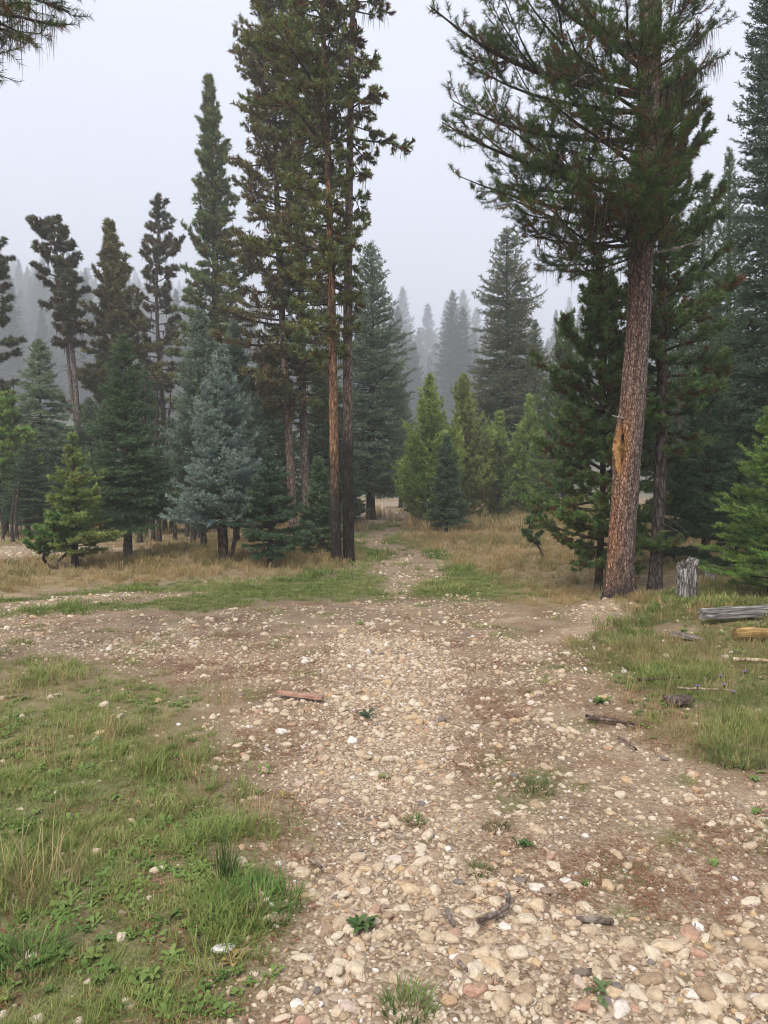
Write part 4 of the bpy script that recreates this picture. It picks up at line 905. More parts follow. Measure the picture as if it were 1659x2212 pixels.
LIMBS = [
 (zA_of(215), (930, 8, -.2), .055, 26, .40, .06, .20), (zA_of(250), (1000, 120, .3), .04, 20, .40, .05, .3), (zA_of(300), (985, 205, -.5), .045, 26, .42, .10, .35),
 (zA_of(380), (955, 262, .1), .05, 30, .42, .12, .40), (zA_of(420), (1050, 250, -.9), .04, 24, .42, .10, .3), (zA_of(440), (990, 385, .5), .04, 24, .40, .10, .25),
 (zA_of(470), (1070, 420, -.3), .04, 26, .42, .12, .3), (zA_of(500), (1120, 505, .4), .035, 22, .38, .10, .2), (zA_of(520), (1160, 440, -1.1), .035, 24, .42, .10, .3),
 (zA_of(540), (1170, 575, .1), .03, 18, .36, .04, .1), (zA_of(545), (1225, 590, -.5), .028, 16, .34, .04, .1), (zA_of(470), (1300, 345, -1.5), .03, 22, .40, .06, .3),
 (zA_of(500), (1395, 350, -1.1), .028, 18, .38, .05, .3), (zA_of(530), (1290, 430, -1.2), .028, 20, .38, .05, .3), (zA_of(360), (1180, 200, -1.2), .04, 26, .42, .08, .3),
 (zA_of(300), (1140, 120, .9), .04, 24, .42, .08, .3), (zA_of(260), (1240, 60, -1.3), .04, 24, .42, .08, .3), (zA_of(200), (1120, -30, -.4), .05, 26, .42, .08, .3),
 (zA_of(330), (1250, 240, 1.1), .035, 22, .40, .08, .25), (zA_of(150), (1180, -120, .6), .045, 24, .42, .08, .3), (zA_of(120), (1330, -30, -1.5), .04, 24, .42, .08, .3),
 (zA_of(180), (1385, 80, -1.3), .035, 22, .40, .05, .3), (zA_of(120), (1505, -30, -.3), .035, 16, .36, .05, .3), (zA_of(150), (1545, 55, .2), .035, 14, .34, .02, .15),
 (zA_of(215), (1560, 120, -.1), .03, 10, .30, .00, .05), (zA_of(260), (1510, 205, .3), .025, 9, .28, .02, .05), (zA_of(560), (1445, 400, -.7), .022, 14, .36, .05, .4),
 (zA_of(520), (1440, 470, -1.0), .024, 16, .36, .05, .4), (zA_of(470), (1330, 400, -1.3), .026, 18, .38, .05, .4), (zA_of(545), (1350, 440, -1.2), .024, 16, .36, .05, .3), (zA_of(400), (1410, 250, -1.2), .026, 16, .38, .05, .3),
 (zA_of(90), (1020, -150, .2), .05, 26, .42, .08, .3), (zA_of(440), (1450, 420, .9), .03, 16, .38, .06, .3),
]
for (z0, (px, py, dy), r0, ns, sb, sg, cu) in LIMBS:
    right = px > 1480 and py > 40
    limb(z0, at_a(px, py, dy), r0, ns, sb, sg, cu, 16 if right else 2, brown=.22 if right else .13)
z = 7.6; az = 0
while z < HA - .2:
    u = (z - 7.6)/(HA - 7.6); az += 2.4; r = 2.3*(1 - u)**.7*(.6 + .5*g.random()) + .15
    limb(z, ax_a(z) + np.array([math.cos(az)*r, math.sin(az)*r, .25*r + .1]), .03 + .02*(1 - u), 10, .45, .06, .3, 0, forks=1); z += .34
link('crown', lf.mesh('crown', 330000, .056, .0062, 56, g, 8.0), hero)
link('branches', wood.mesh('branches', M_BARK), hero)
lc = link('beard_lichen', lichen_mesh(lic), hero); lc['kind'] = 'stuff'
for pts_px in ([(1405, 548, 0), (1440, 542, -.05), (1480, 530, -.1), (1528, 517, -.1)], [(1352, 535, 0), (1310, 533, -.2), (1285, 531, -.3)], [(1365, 170, -.1), (1310, 158, -.5), (1265, 162, -.7), (1232, 182, -.8)],
               [(1352, 905, -.05), (1330, 900, -.12), (1322, 897, -.14)]):
    ge = Geo(); P = np.array([at_a(*p) for p in pts_px]); ge.tube(P, np.linspace(.016, .004, len(P)), 6, (.34, .31, .28))
    link('dead_branch', ge.mesh('dead_branch', M_WOOD), hero)

# pine out of the picture on the left whose branches hang into its top corner
g = np.random.default_rng(99)
BX, BY = -3.75, 5.6
tb = thing('lodgepole_pine', 'mossy pine branches hanging into the top left corner of the picture', 'pine', (BX, BY, gz(BX, BY)))
wood = Geo(); lf = Leaf(); lic = []
axb = axis_fn(g, (0, 0), .05, 12.0); trunk_geo(wood, axb, 12.0, .17, .02, g, (.10, .08, .07), (.24, .16, .11), 1, 3, 14, 30)
def limb_b(z0, tip, nsub=20, sub=.36, lich=8):
    a = axb(z0); b = np.asarray(tip) - np.array([BX, BY, gz(BX, BY)]); s = np.linspace(0, 1, 8)[:, None]; L = np.linalg.norm(b - a)
    m = (a + b)/2 + np.array([0, 0, .10*L]); pts = a*(1 - s)**2 + 2*m*s*(1 - s) + b*s**2
    wood.tube(pts, .03*(1 - .85*s[:, 0]), 6, (.075, .058, .048), cap=False)
    sub_twigs(g, lf, wood, pts, nsub, sub, (.075, .105, .03), .18, .25, .35, (.085, .06, .045), px_m(BY), 2, .005)
    if lich: lic.append(lichen_geo(g, pts[3:], lich, .30, .005))
for z0, (px, py, y) in ((5.0, (108, 52, 5.4)), (5.1, (62, 78, 5.2)), (5.3, (150, 25, 5.8)), (5.2, (20, 20, 5.0)), (5.5, (78, -25, 5.5)), (5.6, (150, -45, 5.9)), (4.9, (22, 66, 5.7)), (4.6, (-12, 120, 5.5))):
    limb_b(z0, point_at(px, py, y), 16, .34)
z = 5.9; az = 1.0
while z < 11.7:
    az += 2.4; r = 1.7*(1 - (z - 5.9)/6)**.6 + .2
    limb_b(z, np.array([BX, BY, gz(BX, BY)]) + axb(z) + np.array([math.cos(az)*r, math.sin(az)*r, .15*r]), 14, .4, 0); z += .3
link('trunk', wood.mesh('trunk', M_BARK), tb); link('crown', lf.mesh('crown', 55000, .060, .0045, 48, g), tb)
lc = link('beard_lichen', lichen_mesh(lic), tb); lc['kind'] = 'stuff'

# ------------------------------------------------------------------ scatters: points that carry turn, size, pick and tint
def scatter(name, P, rot, scl, idx, tint, protos, mat):
    me = bpy.data.meshes.new(name); n = len(P)
    me.vertices.add(n); me.vertices.foreach_set('co', np.asarray(P, np.float32).ravel())
    a = me.attributes.new('turn', 'FLOAT_VECTOR', 'POINT'); a.data.foreach_set('vector', np.asarray(rot, np.float32).ravel())
    a = me.attributes.new('size', 'FLOAT_VECTOR', 'POINT'); a.data.foreach_set('vector', np.asarray(scl, np.float32).ravel())
    a = me.attributes.new('pick', 'INT', 'POINT'); a.data.foreach_set('value', np.asarray(idx, np.int32))
    a = me.attributes.new('tint', 'FLOAT', 'POINT'); a.data.foreach_set('value', np.asarray(tint, np.float32))
    me.update()
    if mat: me.materials.append(mat)
    o = link(name, me); o['kind'] = 'stuff'
    ng = bpy.data.node_groups.new(name + '_scatter', 'GeometryNodeTree')
    ng.interface.new_socket('Geometry', in_out='INPUT', socket_type='NodeSocketGeometry')
    ng.interface.new_socket('Geometry', in_out='OUTPUT', socket_type='NodeSocketGeometry')
    N, L = ng.nodes.new, ng.links.new
    gi, go = N('NodeGroupInput'), N('NodeGroupOutput')
    jo = N('GeometryNodeJoinGeometry')
    def named(nm, ty):
        q = N('GeometryNodeInputNamedAttribute'); q.data_type = ty; q.inputs['Name'].default_value = nm
        return q.outputs['Attribute']
    ro, si, pi = named('turn', 'FLOAT_VECTOR'), named('size', 'FLOAT_VECTOR'), named('pick', 'INT')
    er = N('FunctionNodeEulerToRotation'); L(ro, er.inputs[0])
    for k, pr in enumerate(protos):
        ob = N('GeometryNodeObjectInfo'); ob.inputs['Object'].default_value = pr
        cp = N('FunctionNodeCompare'); cp.data_type = 'INT'; cp.operation = 'EQUAL'; L(pi, cp.inputs[2]); cp.inputs[3].default_value = k
        ip = N('GeometryNodeInstanceOnPoints')
        L(gi.outputs[0], ip.inputs['Points']); L(cp.outputs[0], ip.inputs['Selection']); L(ob.outputs['Geometry'], ip.inputs['Instance'])
        L(er.outputs[0], ip.inputs['Rotation']); L(si, ip.inputs['Scale']); L(ip.outputs[0], jo.inputs[0])
    L(jo.outputs[0], go.inputs[0])
    md = o.modifiers.new('scatter', 'NODES'); md.node_group = ng
    return o

def proto(name, me): return bpy.data.objects.new(name, me)      # never linked: only its mesh is used

zf = hill_h(fp[:, 0], fp[:, 1]) - .3
nf = len(fp); sf = rng.uniform(.6, 1.15, nf)
joined = []
for w, c in far_m:
    # trunk and crown of the shared misty fir as one mesh
    V = []; Fs = []; Cs = []; off = 0
    for me in (w, c):
        v = np.empty(len(me.vertices)*3, np.float32); me.vertices.foreach_get('co', v)
        f = np.empty(len(me.loops), np.int32); me.loops.foreach_get('vertex_index', f)
        k = np.empty(len(me.vertices)*4, np.float32); me.attributes['col'].data.foreach_get('color', k)
        V.append(v.reshape(-1, 3)); Fs.append(f.reshape(-1, 3) + off); Cs.append(k.reshape(-1, 4)[:, :3]); off += len(me.vertices)
    joined.append(proto('misty_wood', np_mesh('misty_wood', np.concatenate(V), np.concatenate(Fs), M_NEEDLE, np.concatenate(Cs))))
scatter('hillside_forest', np.column_stack([fp, zf]), np.column_stack([np.zeros(nf), np.zeros(nf), rng.random(nf)*6.28]), np.column_stack([sf, sf, sf*rng.uniform(.85, 1.2, nf)]), rng.integers(0, 4, nf), rng.random(nf), joined, M_NEEDLE)

# ------------------------------------------------------------------ stones
def ico(sub):
    import bmesh
    bm = bmesh.new(); bmesh.ops.create_icosphere(bm, subdivisions=sub, radius=1)
    V = np.array([v.co[:] for v in bm.verts]); F = np.array([[v.index for v in f.verts] for f in bm.faces]); bm.free()
    return V, F
def stone_mesh(name, seed, sub, sharp=.12, mat=M_STONE, col=None):
    V, F = ico(sub); g = np.random.default_rng(seed)
    D = unit(V)
    r = np.ones(len(V))
    for _ in range(11):                          # flattened facets of a worn stone
        n = unit(g.normal(size=3)); c = .58 + .34*g.random(); h = D @ n
        r = np.where(h*r > c, (c/np.maximum(h, .05))*(1 - sharp) + r*sharp, r)
    for _ in range(3):
        k = g.normal(size=3)*2.2; r = r*(1 + .05*np.sin(D @ k + g.random()*6))
    V = D*r[:, None]*np.array([1, .62 + .34*g.random(), .45 + .32*g.random()])
    V[:, 2] = np.where(V[:, 2] < -.35, -.35 + (V[:, 2] + .35)*.4, V[:, 2])
    return np_mesh(name, V, F, mat, col, True)
ST_N = 12
near_stone = [stone_mesh('stone', 20 + k, 3) for k in range(ST_N)]
far_stone = [proto('pebble', stone_mesh('pebble', 60 + k, 2)) for k in range(10)]

def sample_ground(d0, d1, per_m2, pad=.8):
    A = .5*((.58*d0 + pad) + (.58*d1 + pad))*2*(d1 - d0); n = int(A*per_m2)
    y = np.sqrt(rng.uniform(d0**2, d1**2, n)); x = rng.uniform(-1, 1, n)*(.58*y + pad)
    return x, y

sx, sy, ss, stt = [], [], [], []
for d0, d1, per, s_med, s_max in ((1.75, 3.0, 3400, .0080, .040), (3.0, 4.6, 2600, .0082, .038), (4.6, 7.5, 2000, .0098, .040), (7.5, 12.5, 700, .0135, .05), (12.5, 20, 130, .020, .06), (20, 46, 10, .035, .10)):
    x, y = sample_ground(d0, d1, per)
    gv, gr, dr, wi, st, co, la, rb = zones(x, y)
    clump = smooth(.34, .62, fbm(x*2.2, y*2.2, 71))
    prob = np.clip(gv*(.35 + .65*np.maximum(clump, .58*co)), 0, 1) + .05*la + .07*st + .05*rb + .03*wi
    keep = rng.random(len(x)) < prob
    x, y, co = x[keep], y[keep], co[keep]
    s = np.exp(rng.normal(math.log(s_med), .55, len(x)))
    big = (rng.random(len(x)) < (.03 + .07*co*smooth(3, 1.9, y*0 + d0))); s = np.where(big, s*2.2, s)
    s = np.minimum(s, s_max)
    sx.append(x); sy.append(y); ss.append(s)
sx, sy, ss = map(np.concatenate, (sx, sy, ss))
apparent = ss/np.hypot(sy, 1.6)
inview = (np.abs(sx) < .50*sy) & (sy > 2.15)
order = np.argsort(-(apparent*inview))
HEAD = order[:284]; rest = order[284:]
hz_ = height(sx, sy)
st_tint = np.clip(rng.beta(1.9, 1.7, len(sx)), .04, 1); st_tint = np.where((st_tint < .14) & (rng.random(len(sx)) < .6), .2 + .4*rng.random(len(sx)), st_tint)
rot_all = np.column_stack([rng.normal(0, .22, len(sx)), rng.normal(0, .22, len(sx)), rng.random(len(sx))*6.28])
scatter('gravel', np.column_stack([sx, sy, hz_ + ss*rng.uniform(-.22, .16, len(ss))])[rest], rot_all[rest], np.column_stack([ss*rng.uniform(.85, 1.35, len(ss)), ss, ss*rng.uniform(.75, 1.15, len(ss))])[rest],
        rng.integers(0, 10, len(rest)), st_tint[rest], far_stone, M_STONE)

# the stones that show largest are things of their own
shade = [(.05, 'dark grey'), (.20, 'buff brown'), (.40, 'tan'), (.60, 'cream'), (.78, 'pale cream'), (.88, 'ochre'), (.93, 'reddish'), (.97, 'chalk white')]
def stone_mat(t, nm):
    m = ramp_mat('stone_' + nm.replace(' ', '_'), STONE_STOPS, .8, 0, bump=.25, speck=.22)
    a = [n for n in m.node_tree.nodes if n.type == 'ATTRIBUTE'][0]
    cr = [n for n in m.node_tree.nodes if n.type == 'VALTORGB'][0]
    for l in list(m.node_tree.links):
        if l.from_node == a and l.to_node == cr: m.node_tree.links.remove(l)
    oi = m.node_tree.nodes.new('ShaderNodeObjectInfo'); mr = m.node_tree.nodes.new('ShaderNodeMapRange')
    mr.inputs[3].default_value = max(0, t - .04); mr.inputs[4].default_value = min(1, t + .04)
    m.node_tree.links.new(oi.outputs['Random'], mr.inputs[0]); m.node_tree.links.new(mr.outputs[0], cr.inputs[0])
    return m
SM = [stone_mat(t, n) for t, n in shade]
stone_by = {}
def stone(x, y, s, c, k, label, group, rz, flat=1.0, sink=.12, tilt=(0, 0), asp=1.15, cat='stone'):
    key = (c, k)
    if key not in stone_by:
        me = near_stone[k].copy(); me.materials.clear(); me.materials.append(SM[c]); stone_by[key] = me
    o = thing('stone', label, cat, (x, y, gz(x, y) + s*sink), group, stone_by[key], rz)
    o.rotation_euler = (tilt[0], tilt[1], rz); o.scale = (s*asp, s, s*flat)
    return o
LAND = [(ground_xy(a, b), s) for a, b, s in ((1070, 1985, 'forked driftwood stick'), (780, 2008, 'dark leafy rosette at the grass border'), (555, 1965, 'lush green tuft'), (1135, 1830, 'clover clump'), (1300, 2155, 'pale plantain rosette'),
        (1250, 2112, 'splintered bark pieces'), (885, 2190, 'green tuft at the bottom edge'), (721, 2108, 'round pale cobble on bare soil'), (773, 1856, 'proud round tan cobble'), (1160, 1705, 'wispy tuft in the track'), (895, 1775, 'short bright tuft'),
        (1035, 1885, 'short green tuft among cobbles'), (648, 1512, 'reddish brown plank'), (955, 1558, 'dark speckled grey rock'), (790, 1545, 'dark thistle rosette'), (1358, 1616, 'short brown stick'), (1437, 2052, 'broad half sunk cobble'),
        (1655, 2175, 'large buff corner cobble'), (1285, 2000, 'flat grey splinter'), (1340, 1722, 'upright pale stone'), (1600, 1930, 'sandy soil at the right edge'), (1590, 1650, 'grey green tuft by the bank'), (100, 2080, 'front corner of the lawn'), (343, 1884, 'lone cream stone in the grass'))]
ext = [np.ptp(np.array([v.co[:] for v in me.vertices]), axis=0) for me in near_stone]
def stone_label(x, y, s, c, k, flat, asp):
    ex, ey, ez = ext[k]*[asp, 1, flat]
    shp = 'long' if ex > 1.62*ey else 'flat' if ez < .52*ey else 'chunky' if ez > .80*ey else 'rounded'
    sz = 'big ' if s > .034 else 'small ' if s < .020 else ''
    near = min(LAND, key=lambda l: (l[0][0] - x)**2 + (l[0][1] - y)**2)[1]
    return f'{sz}{shp} {shade[c][1]} cobble lying near the {near}'
for i in HEAD:
    c = int(np.argmin([abs(st_tint[i] - t) for t, _ in shade]))
    kk, fl = int(rng.integers(ST_N)), float(rng.uniform(.8, 1.15))
    stone(sx[i], sy[i], ss[i], c, kk, stone_label(sx[i], sy[i], ss[i], c, kk, fl, 1.15), 'loose cobbles in the stony track', rot_all[i, 2], fl, float(rng.uniform(-.15, .15)), rot_all[i, :2])
# stones one can point to
def stone_px(px, py, w, c, k, label, flat=1.0, asp=1.2, rz=0.3):
    x, y = ground_xy(px, py); s = w/FPX*math.hypot(y, 1.6)*.5/asp
    stone(x, y, s, c, k, label, None, rz, flat, .25, (0, 0), asp)
stone_px(721, 2108, 40, 3, 1, 'rounded pale cobble on bare soil beside the grass, near the front', 1.25, 1.0)
stone_px(653, 2078, 44, 3, 2, 'long flat cream cobble at the grass edge above the round one', .7, 1.7, 0)
stone_px(654, 1938, 44, 4, 3, 'long pale cobble at the grass edge below the lone brown one', .75, 1.7, 0)
stone_px(773, 1856, 36, 2, 4, 'round tan cobble standing proud in the middle of the track', 1.35, 1.0)
stone_px(343, 1884, 34, 3, 5, 'lone cream stone lying among the green grass', 1.1, 1.4, .5)
stone_px(648, 1696, 24, 6, 6, 'lone reddish stone at the edge of the grass', 1.2, 1.1)
stone_px(621, 1612, 26, 3, 7, 'lone yellowish cream stone at the upper edge of the grass', 1.0, 1.3, 0)
stone_px(285, 1615, 20, 3, 8, 'small pale stone alone in the grass on the left', 1.0, 1.5, .4)
stone_px(480, 2060, 50, 7, 9, 'chalk white broken stone in the grass near the front', .7, 1.6, .2)
stone_px(955, 1558, 26, 0, 10, 'dark speckled grey rock on the track beyond the plank', 1.5, 1.2, 1.0)
stone_px(1598, 1618, 30, 6, 11, 'dull pink rock beside the green tuft on the right', 1.0, 1.4, 0)
stone_px(505, 1320, 24, 4, 0, 'pale flat boulder at the far edge of the clearing', .8, 1.8, 0)
stone_px(1300, 1510, 30, 4, 3, 'pale stone at the edge of the right bank', .9, 1.6, 0)
stone_px(1340, 1722, 28, 3, 4, 'upright pale stone on the sandy right part of the track', 1.4, 1.0, .4)
stone_px(1437, 2052, 64, 4, 9, 'broad pale cobble half sunk in the soil near the front', .8, 1.5, .1)
stone_px(1655, 2175, 60, 3, 7, 'large buff cobble in the front corner of the track', 1.0, 1.3, .3)

# ------------------------------------------------------------------ grass, weeds and litter
def tuft(name, seed, n, h, w, spread, mat, lean=.5, seg=3, head=0):
    g = np.random.default_rng(seed); V = []; F = []; o = 0
    for _ in range(n):
        a = g.random()*6.28; r = spread*math.sqrt(g.random())
        b = np.array([r*math.cos(a), r*math.sin(a), -.01]); a2 = a + g.normal()*.8
        hh = h*(.45 + .65*g.random()); le = lean*(.25 + g.random())*hh
        hd = np.array([math.cos(a2), math.sin(a2), 0]); sv = np.array([-hd[1], hd[0], 0])*w*.5*(.7 + .6*g.random())
        for q in range(seg + 1):
            t = q/seg; p = b + hd*le*t**1.8 + np.array([0, 0, hh*(t - .32*lean*t**2.4)])
            ww = sv*(1 - t)**.6 if q < seg else sv*.08
            if head and q == seg - 1: ww = sv*head
            V += [p - ww, p + ww]
        for q in range(seg): F.append([o + 2*q, o + 2*q + 1, o + 2*q + 3, o + 2*q + 2])
        o += 2*(seg + 1)
    return np_mesh(name, np.array(V), np.array(F), mat, None, False)
def rosette(name, seed, n, l, w, mat, up=.25):
    g = np.random.default_rng(seed); V = []; F = []; o = 0
    for k in range(n):
        a = k*2.4 + g.normal()*.2; L = l*(.5 + .6*g.random()); e = up*(.4 + 1.3*g.random())
        hd = np.array([math.cos(a), math.sin(a), 0]); sv = np.array([-hd[1], hd[0], 0]); ww = w*(.7 + .5*g.random())
        off = g.normal(size=3)*[l*.25, l*.25, 0]
        pts = [(0, .15, 0), (.45, 1, e*.6), (.8, .75, e*.75), (1, .06, e*.6)]
        for t, q, z in pts:
            p = off + hd*L*t + np.array([0, 0, z*L + .004]); V += [p - sv*ww*q*.5 + [0, 0, .12*ww*q], p + sv*ww*q*.5 + [0, 0, .12*ww*q]]
        for q in range(3): F.append([o + 2*q, o + 2*q + 1, o + 2*q + 3, o + 2*q + 2])
        o += 8
    return np_mesh(name, np.array(V), np.array(F), mat, None, False)

def fill(bands, cover, seed):
    out = []
    for d0, d1, per, kind, smin, smax in bands:
        x, y = sample_ground(d0, d1, per); c = cover(x, y)
        k = rng.random(len(x)) < c; x, y = x[k], y[k]
        out.append((x, y, np.full(len(x), kind), rng.uniform(smin, smax, len(x))))
    return [np.concatenate(a) for a in zip(*out)]
def tilt(n, s=.12): return np.column_stack([rng.normal(0, s, n), rng.normal(0, s, n), rng.random(n)*6.28])

g_pro = [proto('grass_blades', tuft('grass_blades', 200 + k, 26, .085, .0042, .05, M_GRASS, .75)) for k in range(4)] + \
        [proto('grass_blades', tuft('grass_blades', 210 + k, 30, .10, .010, .12, M_GRASS, .7, 2)) for k in range(3)]
def cov_green(x, y):
    z = zones(x, y); return np.clip(z[1]*(.35 + .9*smooth(.3, .6, fbm(x*4, y*4, 81))) + .10*z[3], 0, 1)
x, y, kd, s = fill(((1.75, 3.4, 900, 0, .5, 1.1), (3.4, 6.5, 560, 0, .55, 1.15), (6.5, 12, 170, 1, .5, .95), (12, 22, 50, 1, .8, 1.5), (22, 42, 16, 1, 1.0, 1.9)), cov_green, 1)
s = s*(1 - .45*zones(x, y)[4]*(1 - zones(x, y)[6]))
big = smooth(.55, .72, fbm(x*1.9, y*1.9, 83)); s = s*(.75 + .8*big)
n = len(x); pick = np.where(kd == 0, rng.integers(0, 4, n), rng.integers(4, 7, n))
scatter('grass', np.column_stack([x, y, height(x, y)]), tilt(n), np.column_stack([s, s, s*rng.uniform(.7, 1.2, n)]), pick, np.clip(fbm(x*.9, y*.9, 85)*.9 + rng.normal(0, .16, n), 0, 1), g_pro, M_GRASS)

d_pro = [proto('dry_blades', tuft('dry_blades', 230 + k, 14, .24, .0032, .05, M_DRY, .55, 3, .9)) for k in range(4)] + \
        [proto('dry_blades', tuft('dry_blades', 240 + k, 34, .34, .012, .16, M_DRY, .5, 3, .8)) for k in range(4)]
def cov_dry(x, y):
    z = zones(x, y); return np.clip((z[2] + .75*z[7])*(.4 + .8*smooth(.3, .6, fbm(x*2.4, y*2.4, 91))) + .45*z[3], 0, 1)
x, y, kd, s = fill(((1.75, 3.6, 300, 0, .35, 1.15), (3.6, 7, 220, 0, .35, 1.0), (7, 12, 60, 1, .18, .50), (12, 22, 46, 1, .25, .68), (22, 44, 10, 1, .9, 1.6)), cov_dry, 2)
n = len(x); pick = np.where(kd == 0, rng.integers(0, 4, n), rng.integers(4, 8, n))
scatter('dry_grass', np.column_stack([x, y, height(x, y)]), tilt(n, .16), np.column_stack([s, s, s*rng.uniform(.7, 1.25, n)]), pick, np.clip(.05 + fbm(x*.8, y*.8, 95)*1.0 + rng.normal(0, .16, n) - .25*(zones(x, y)[7] > .5), 0, 1), d_pro, M_DRY)

w_pro = [proto('weed_leaves', rosette('weed_leaves', 250 + k, 11, .045, .020, M_WEED, .5)) for k in range(4)]
def cov_weed(x, y):
    z = zones(x, y); return np.clip((z[6]*.7 + z[7]*.6 + .008*z[4])*smooth(.42, .62, fbm(x*2.1, y*2.1, 97)), 0, 1)*(1 - .9*z[5])
x, y, kd, s = fill(((1.75, 3.4, 420, 0, .4, .95), (3.4, 6, 200, 0, .5, 1.0), (6, 11, 60, 0, .7, 1.3)), cov_weed, 3)
n = len(x)
scatter('meadow_weeds', np.column_stack([x, y, height(x, y)]), tilt(n), np.column_stack([s, s, s]), rng.integers(0, 4, n), np.clip(rng.beta(2, 2.6, n) + .5*(rng.random(n) < .05), 0, 1), w_pro, M_WEED)

def sliver(name, seed):
    g = np.random.default_rng(seed); ge = []; V = []; F = []; o = 0
    for _ in range(9):
        p = g.normal(size=3)*[.03, .03, .0]; a = g.random()*6.28; L = .02 + .03*g.random()
        h = np.array([math.cos(a), math.sin(a), g.normal()*.08])*L; w = np.array([-math.sin(a), math.cos(a), 0])*.0016
        V += [p - w, p + w, p + h + w*.6, p + h - w*.6]; F.append([o, o + 1, o + 2, o + 3]); o += 4
    V = np.array(V); V[:, 2] += .006
    return np_mesh(name, V, np.array(F), M_LITTER, None, False)
l_pro = [proto('fallen_needles', sliver('fallen_needles', 260 + k)) for k in range(5)]
def cov_lit(x, y):
    z = zones(x, y); return np.clip(((.55*z[4])*(1 - .85*z[5]) + .25*z[6] + .5*z[7])*smooth(.34, .58, fbm(x*1.7, y*1.7, 99)), 0, 1)
x, y, kd, s = fill(((1.75, 3.4, 700, 0, .7, 1.3), (3.4, 6.5, 380, 0, .8, 1.7), (6.5, 11, 90, 0, 1.4, 2.6)), cov_lit, 4)
n = len(x)
scatter('needle_litter', np.column_stack([x, y, height(x, y) + .004]), np.column_stack([np.zeros(n), np.zeros(n), rng.random(n)*6.28]), np.column_stack([s, s, np.ones(n)]), rng.integers(0, 5, n), rng.beta(2, 2.4, n), l_pro, M_LITTER)

# single tufts and weeds one can point to
def ramp_obj(name, c0, c1, tr=.3):
    m = simple_attr_mat(name, .6, 14, .7, 1.3, tr)
    return m
def recolor(me, mat, c0, c1, seed):
    g = np.random.default_rng(seed); n = len(me.vertices); me.materials.clear(); me.materials.append(mat)
    a = me.attributes.new('col', 'FLOAT_COLOR', 'POINT'); t = np.repeat(g.random((n//8 + 1, 1)), 8, 0)[:n]
    c = np.ones((n, 4), np.float32); c[:, :3] = np.array(c0)*(1 - t) + np.array(c1)*t
    a.data.foreach_set('color', c.ravel()); return me
M_LOG = bark_mat('weathered_log', (2.0, 30, 30), .45, .006)
M_BLADE = ramp_obj('tuft_blades', 0, 0)
def grass_tuft(px, py, label, h, spread, n, c0, c1, seed, w=.005, lean=.9):
    x, y = ground_xy(px, py)
    me = recolor(tuft('grass_tuft', seed, n, h, w, spread, None, lean), M_BLADE, c0, c1, seed)
    thing('grass_tuft', label, 'grass tuft', (x, y, gz(x, y)), None, me)
grass_tuft(555, 1965, 'large lush green grass tuft at the edge of the cobbles', .125, .17, 420, (.07, .14, .025), (.13, .22, .05), 401)
grass_tuft(60, 2080, 'lush green grass tuft in the front corner of the lawn', .135, .13, 300, (.08, .15, .03), (.15, .23, .06), 402)
grass_tuft(90, 1920, 'tall straw coloured grass tuft standing over the green one', .34, .16, 90, (.22, .19, .08), (.40, .31, .16), 403, .004, .8)
grass_tuft(490, 1905, 'dark rush tuft with stiff upright blades behind the lush one', .22, .05, 70, (.04, .075, .02), (.08, .12, .04), 404, .004, .35)
grass_tuft(1590, 1650, 'grey green grass tuft beside the dull pink rock', .11, .15, 260, (.08, .12, .04), (.16, .19, .08), 405)
grass_tuft(1160, 1705, 'wispy green grass tuft alone in the stony track', .09, .10, 160, (.09, .12, .04), (.17, .18, .08), 406)
grass_tuft(895, 1775, 'short bright tuft growing between the cobbles', .06, .05, 90, (.10, .15, .04), (.18, .22, .08), 407)
grass_tuft(1035, 1885, 'short green tuft right of the lone tan cobble', .06, .05, 90, (.08, .13, .03), (.16, .20, .07), 408)
grass_tuft(885, 2190, 'green tuft at the bottom edge among pale cobbles', .09, .08, 150, (.08, .14, .03), (.15, .20, .06), 409)
grass_tuft(1070, 1790, 'thin tuft with red stalks in the middle of the track', .08, .06, 90, (.12, .12, .04), (.20, .14, .08), 410)
def weed(px, py, label, l, n, seed, c0=(.035, .075, .02), c1=(.08, .14, .04)):
    x, y = ground_xy(px, py)
    me = recolor(rosette('weed_rosette', seed, n, l, l*.3, None, .5), M_BLADE, c0, c1, seed)
    thing('weed_rosette', label, 'weed', (x, y, gz(x, y)), None, me)
weed(780, 2008, 'dark green leafy rosette at the grass and cobble border', .062, 22, 420, (.05, .095, .03), (.10, .16, .05))
weed(1135, 1830, 'small dark green clover clump in the stony track', .042, 24, 421, (.05, .11, .03), (.10, .18, .05))
weed(1300, 2155, 'pale green plantain rosette among cobbles near the front', .06, 9, 422, (.10, .15, .06), (.16, .21, .09))
weed(790, 1545, 'dark thistle rosette on the cobbles beyond the plank', .07, 16, 423, (.03, .06, .03), (.06, .10, .05))
weed(1298, 1520, 'leafy green weed under the pale stone on the bank', .075, 26, 424, (.06, .13, .03), (.11, .19, .05))

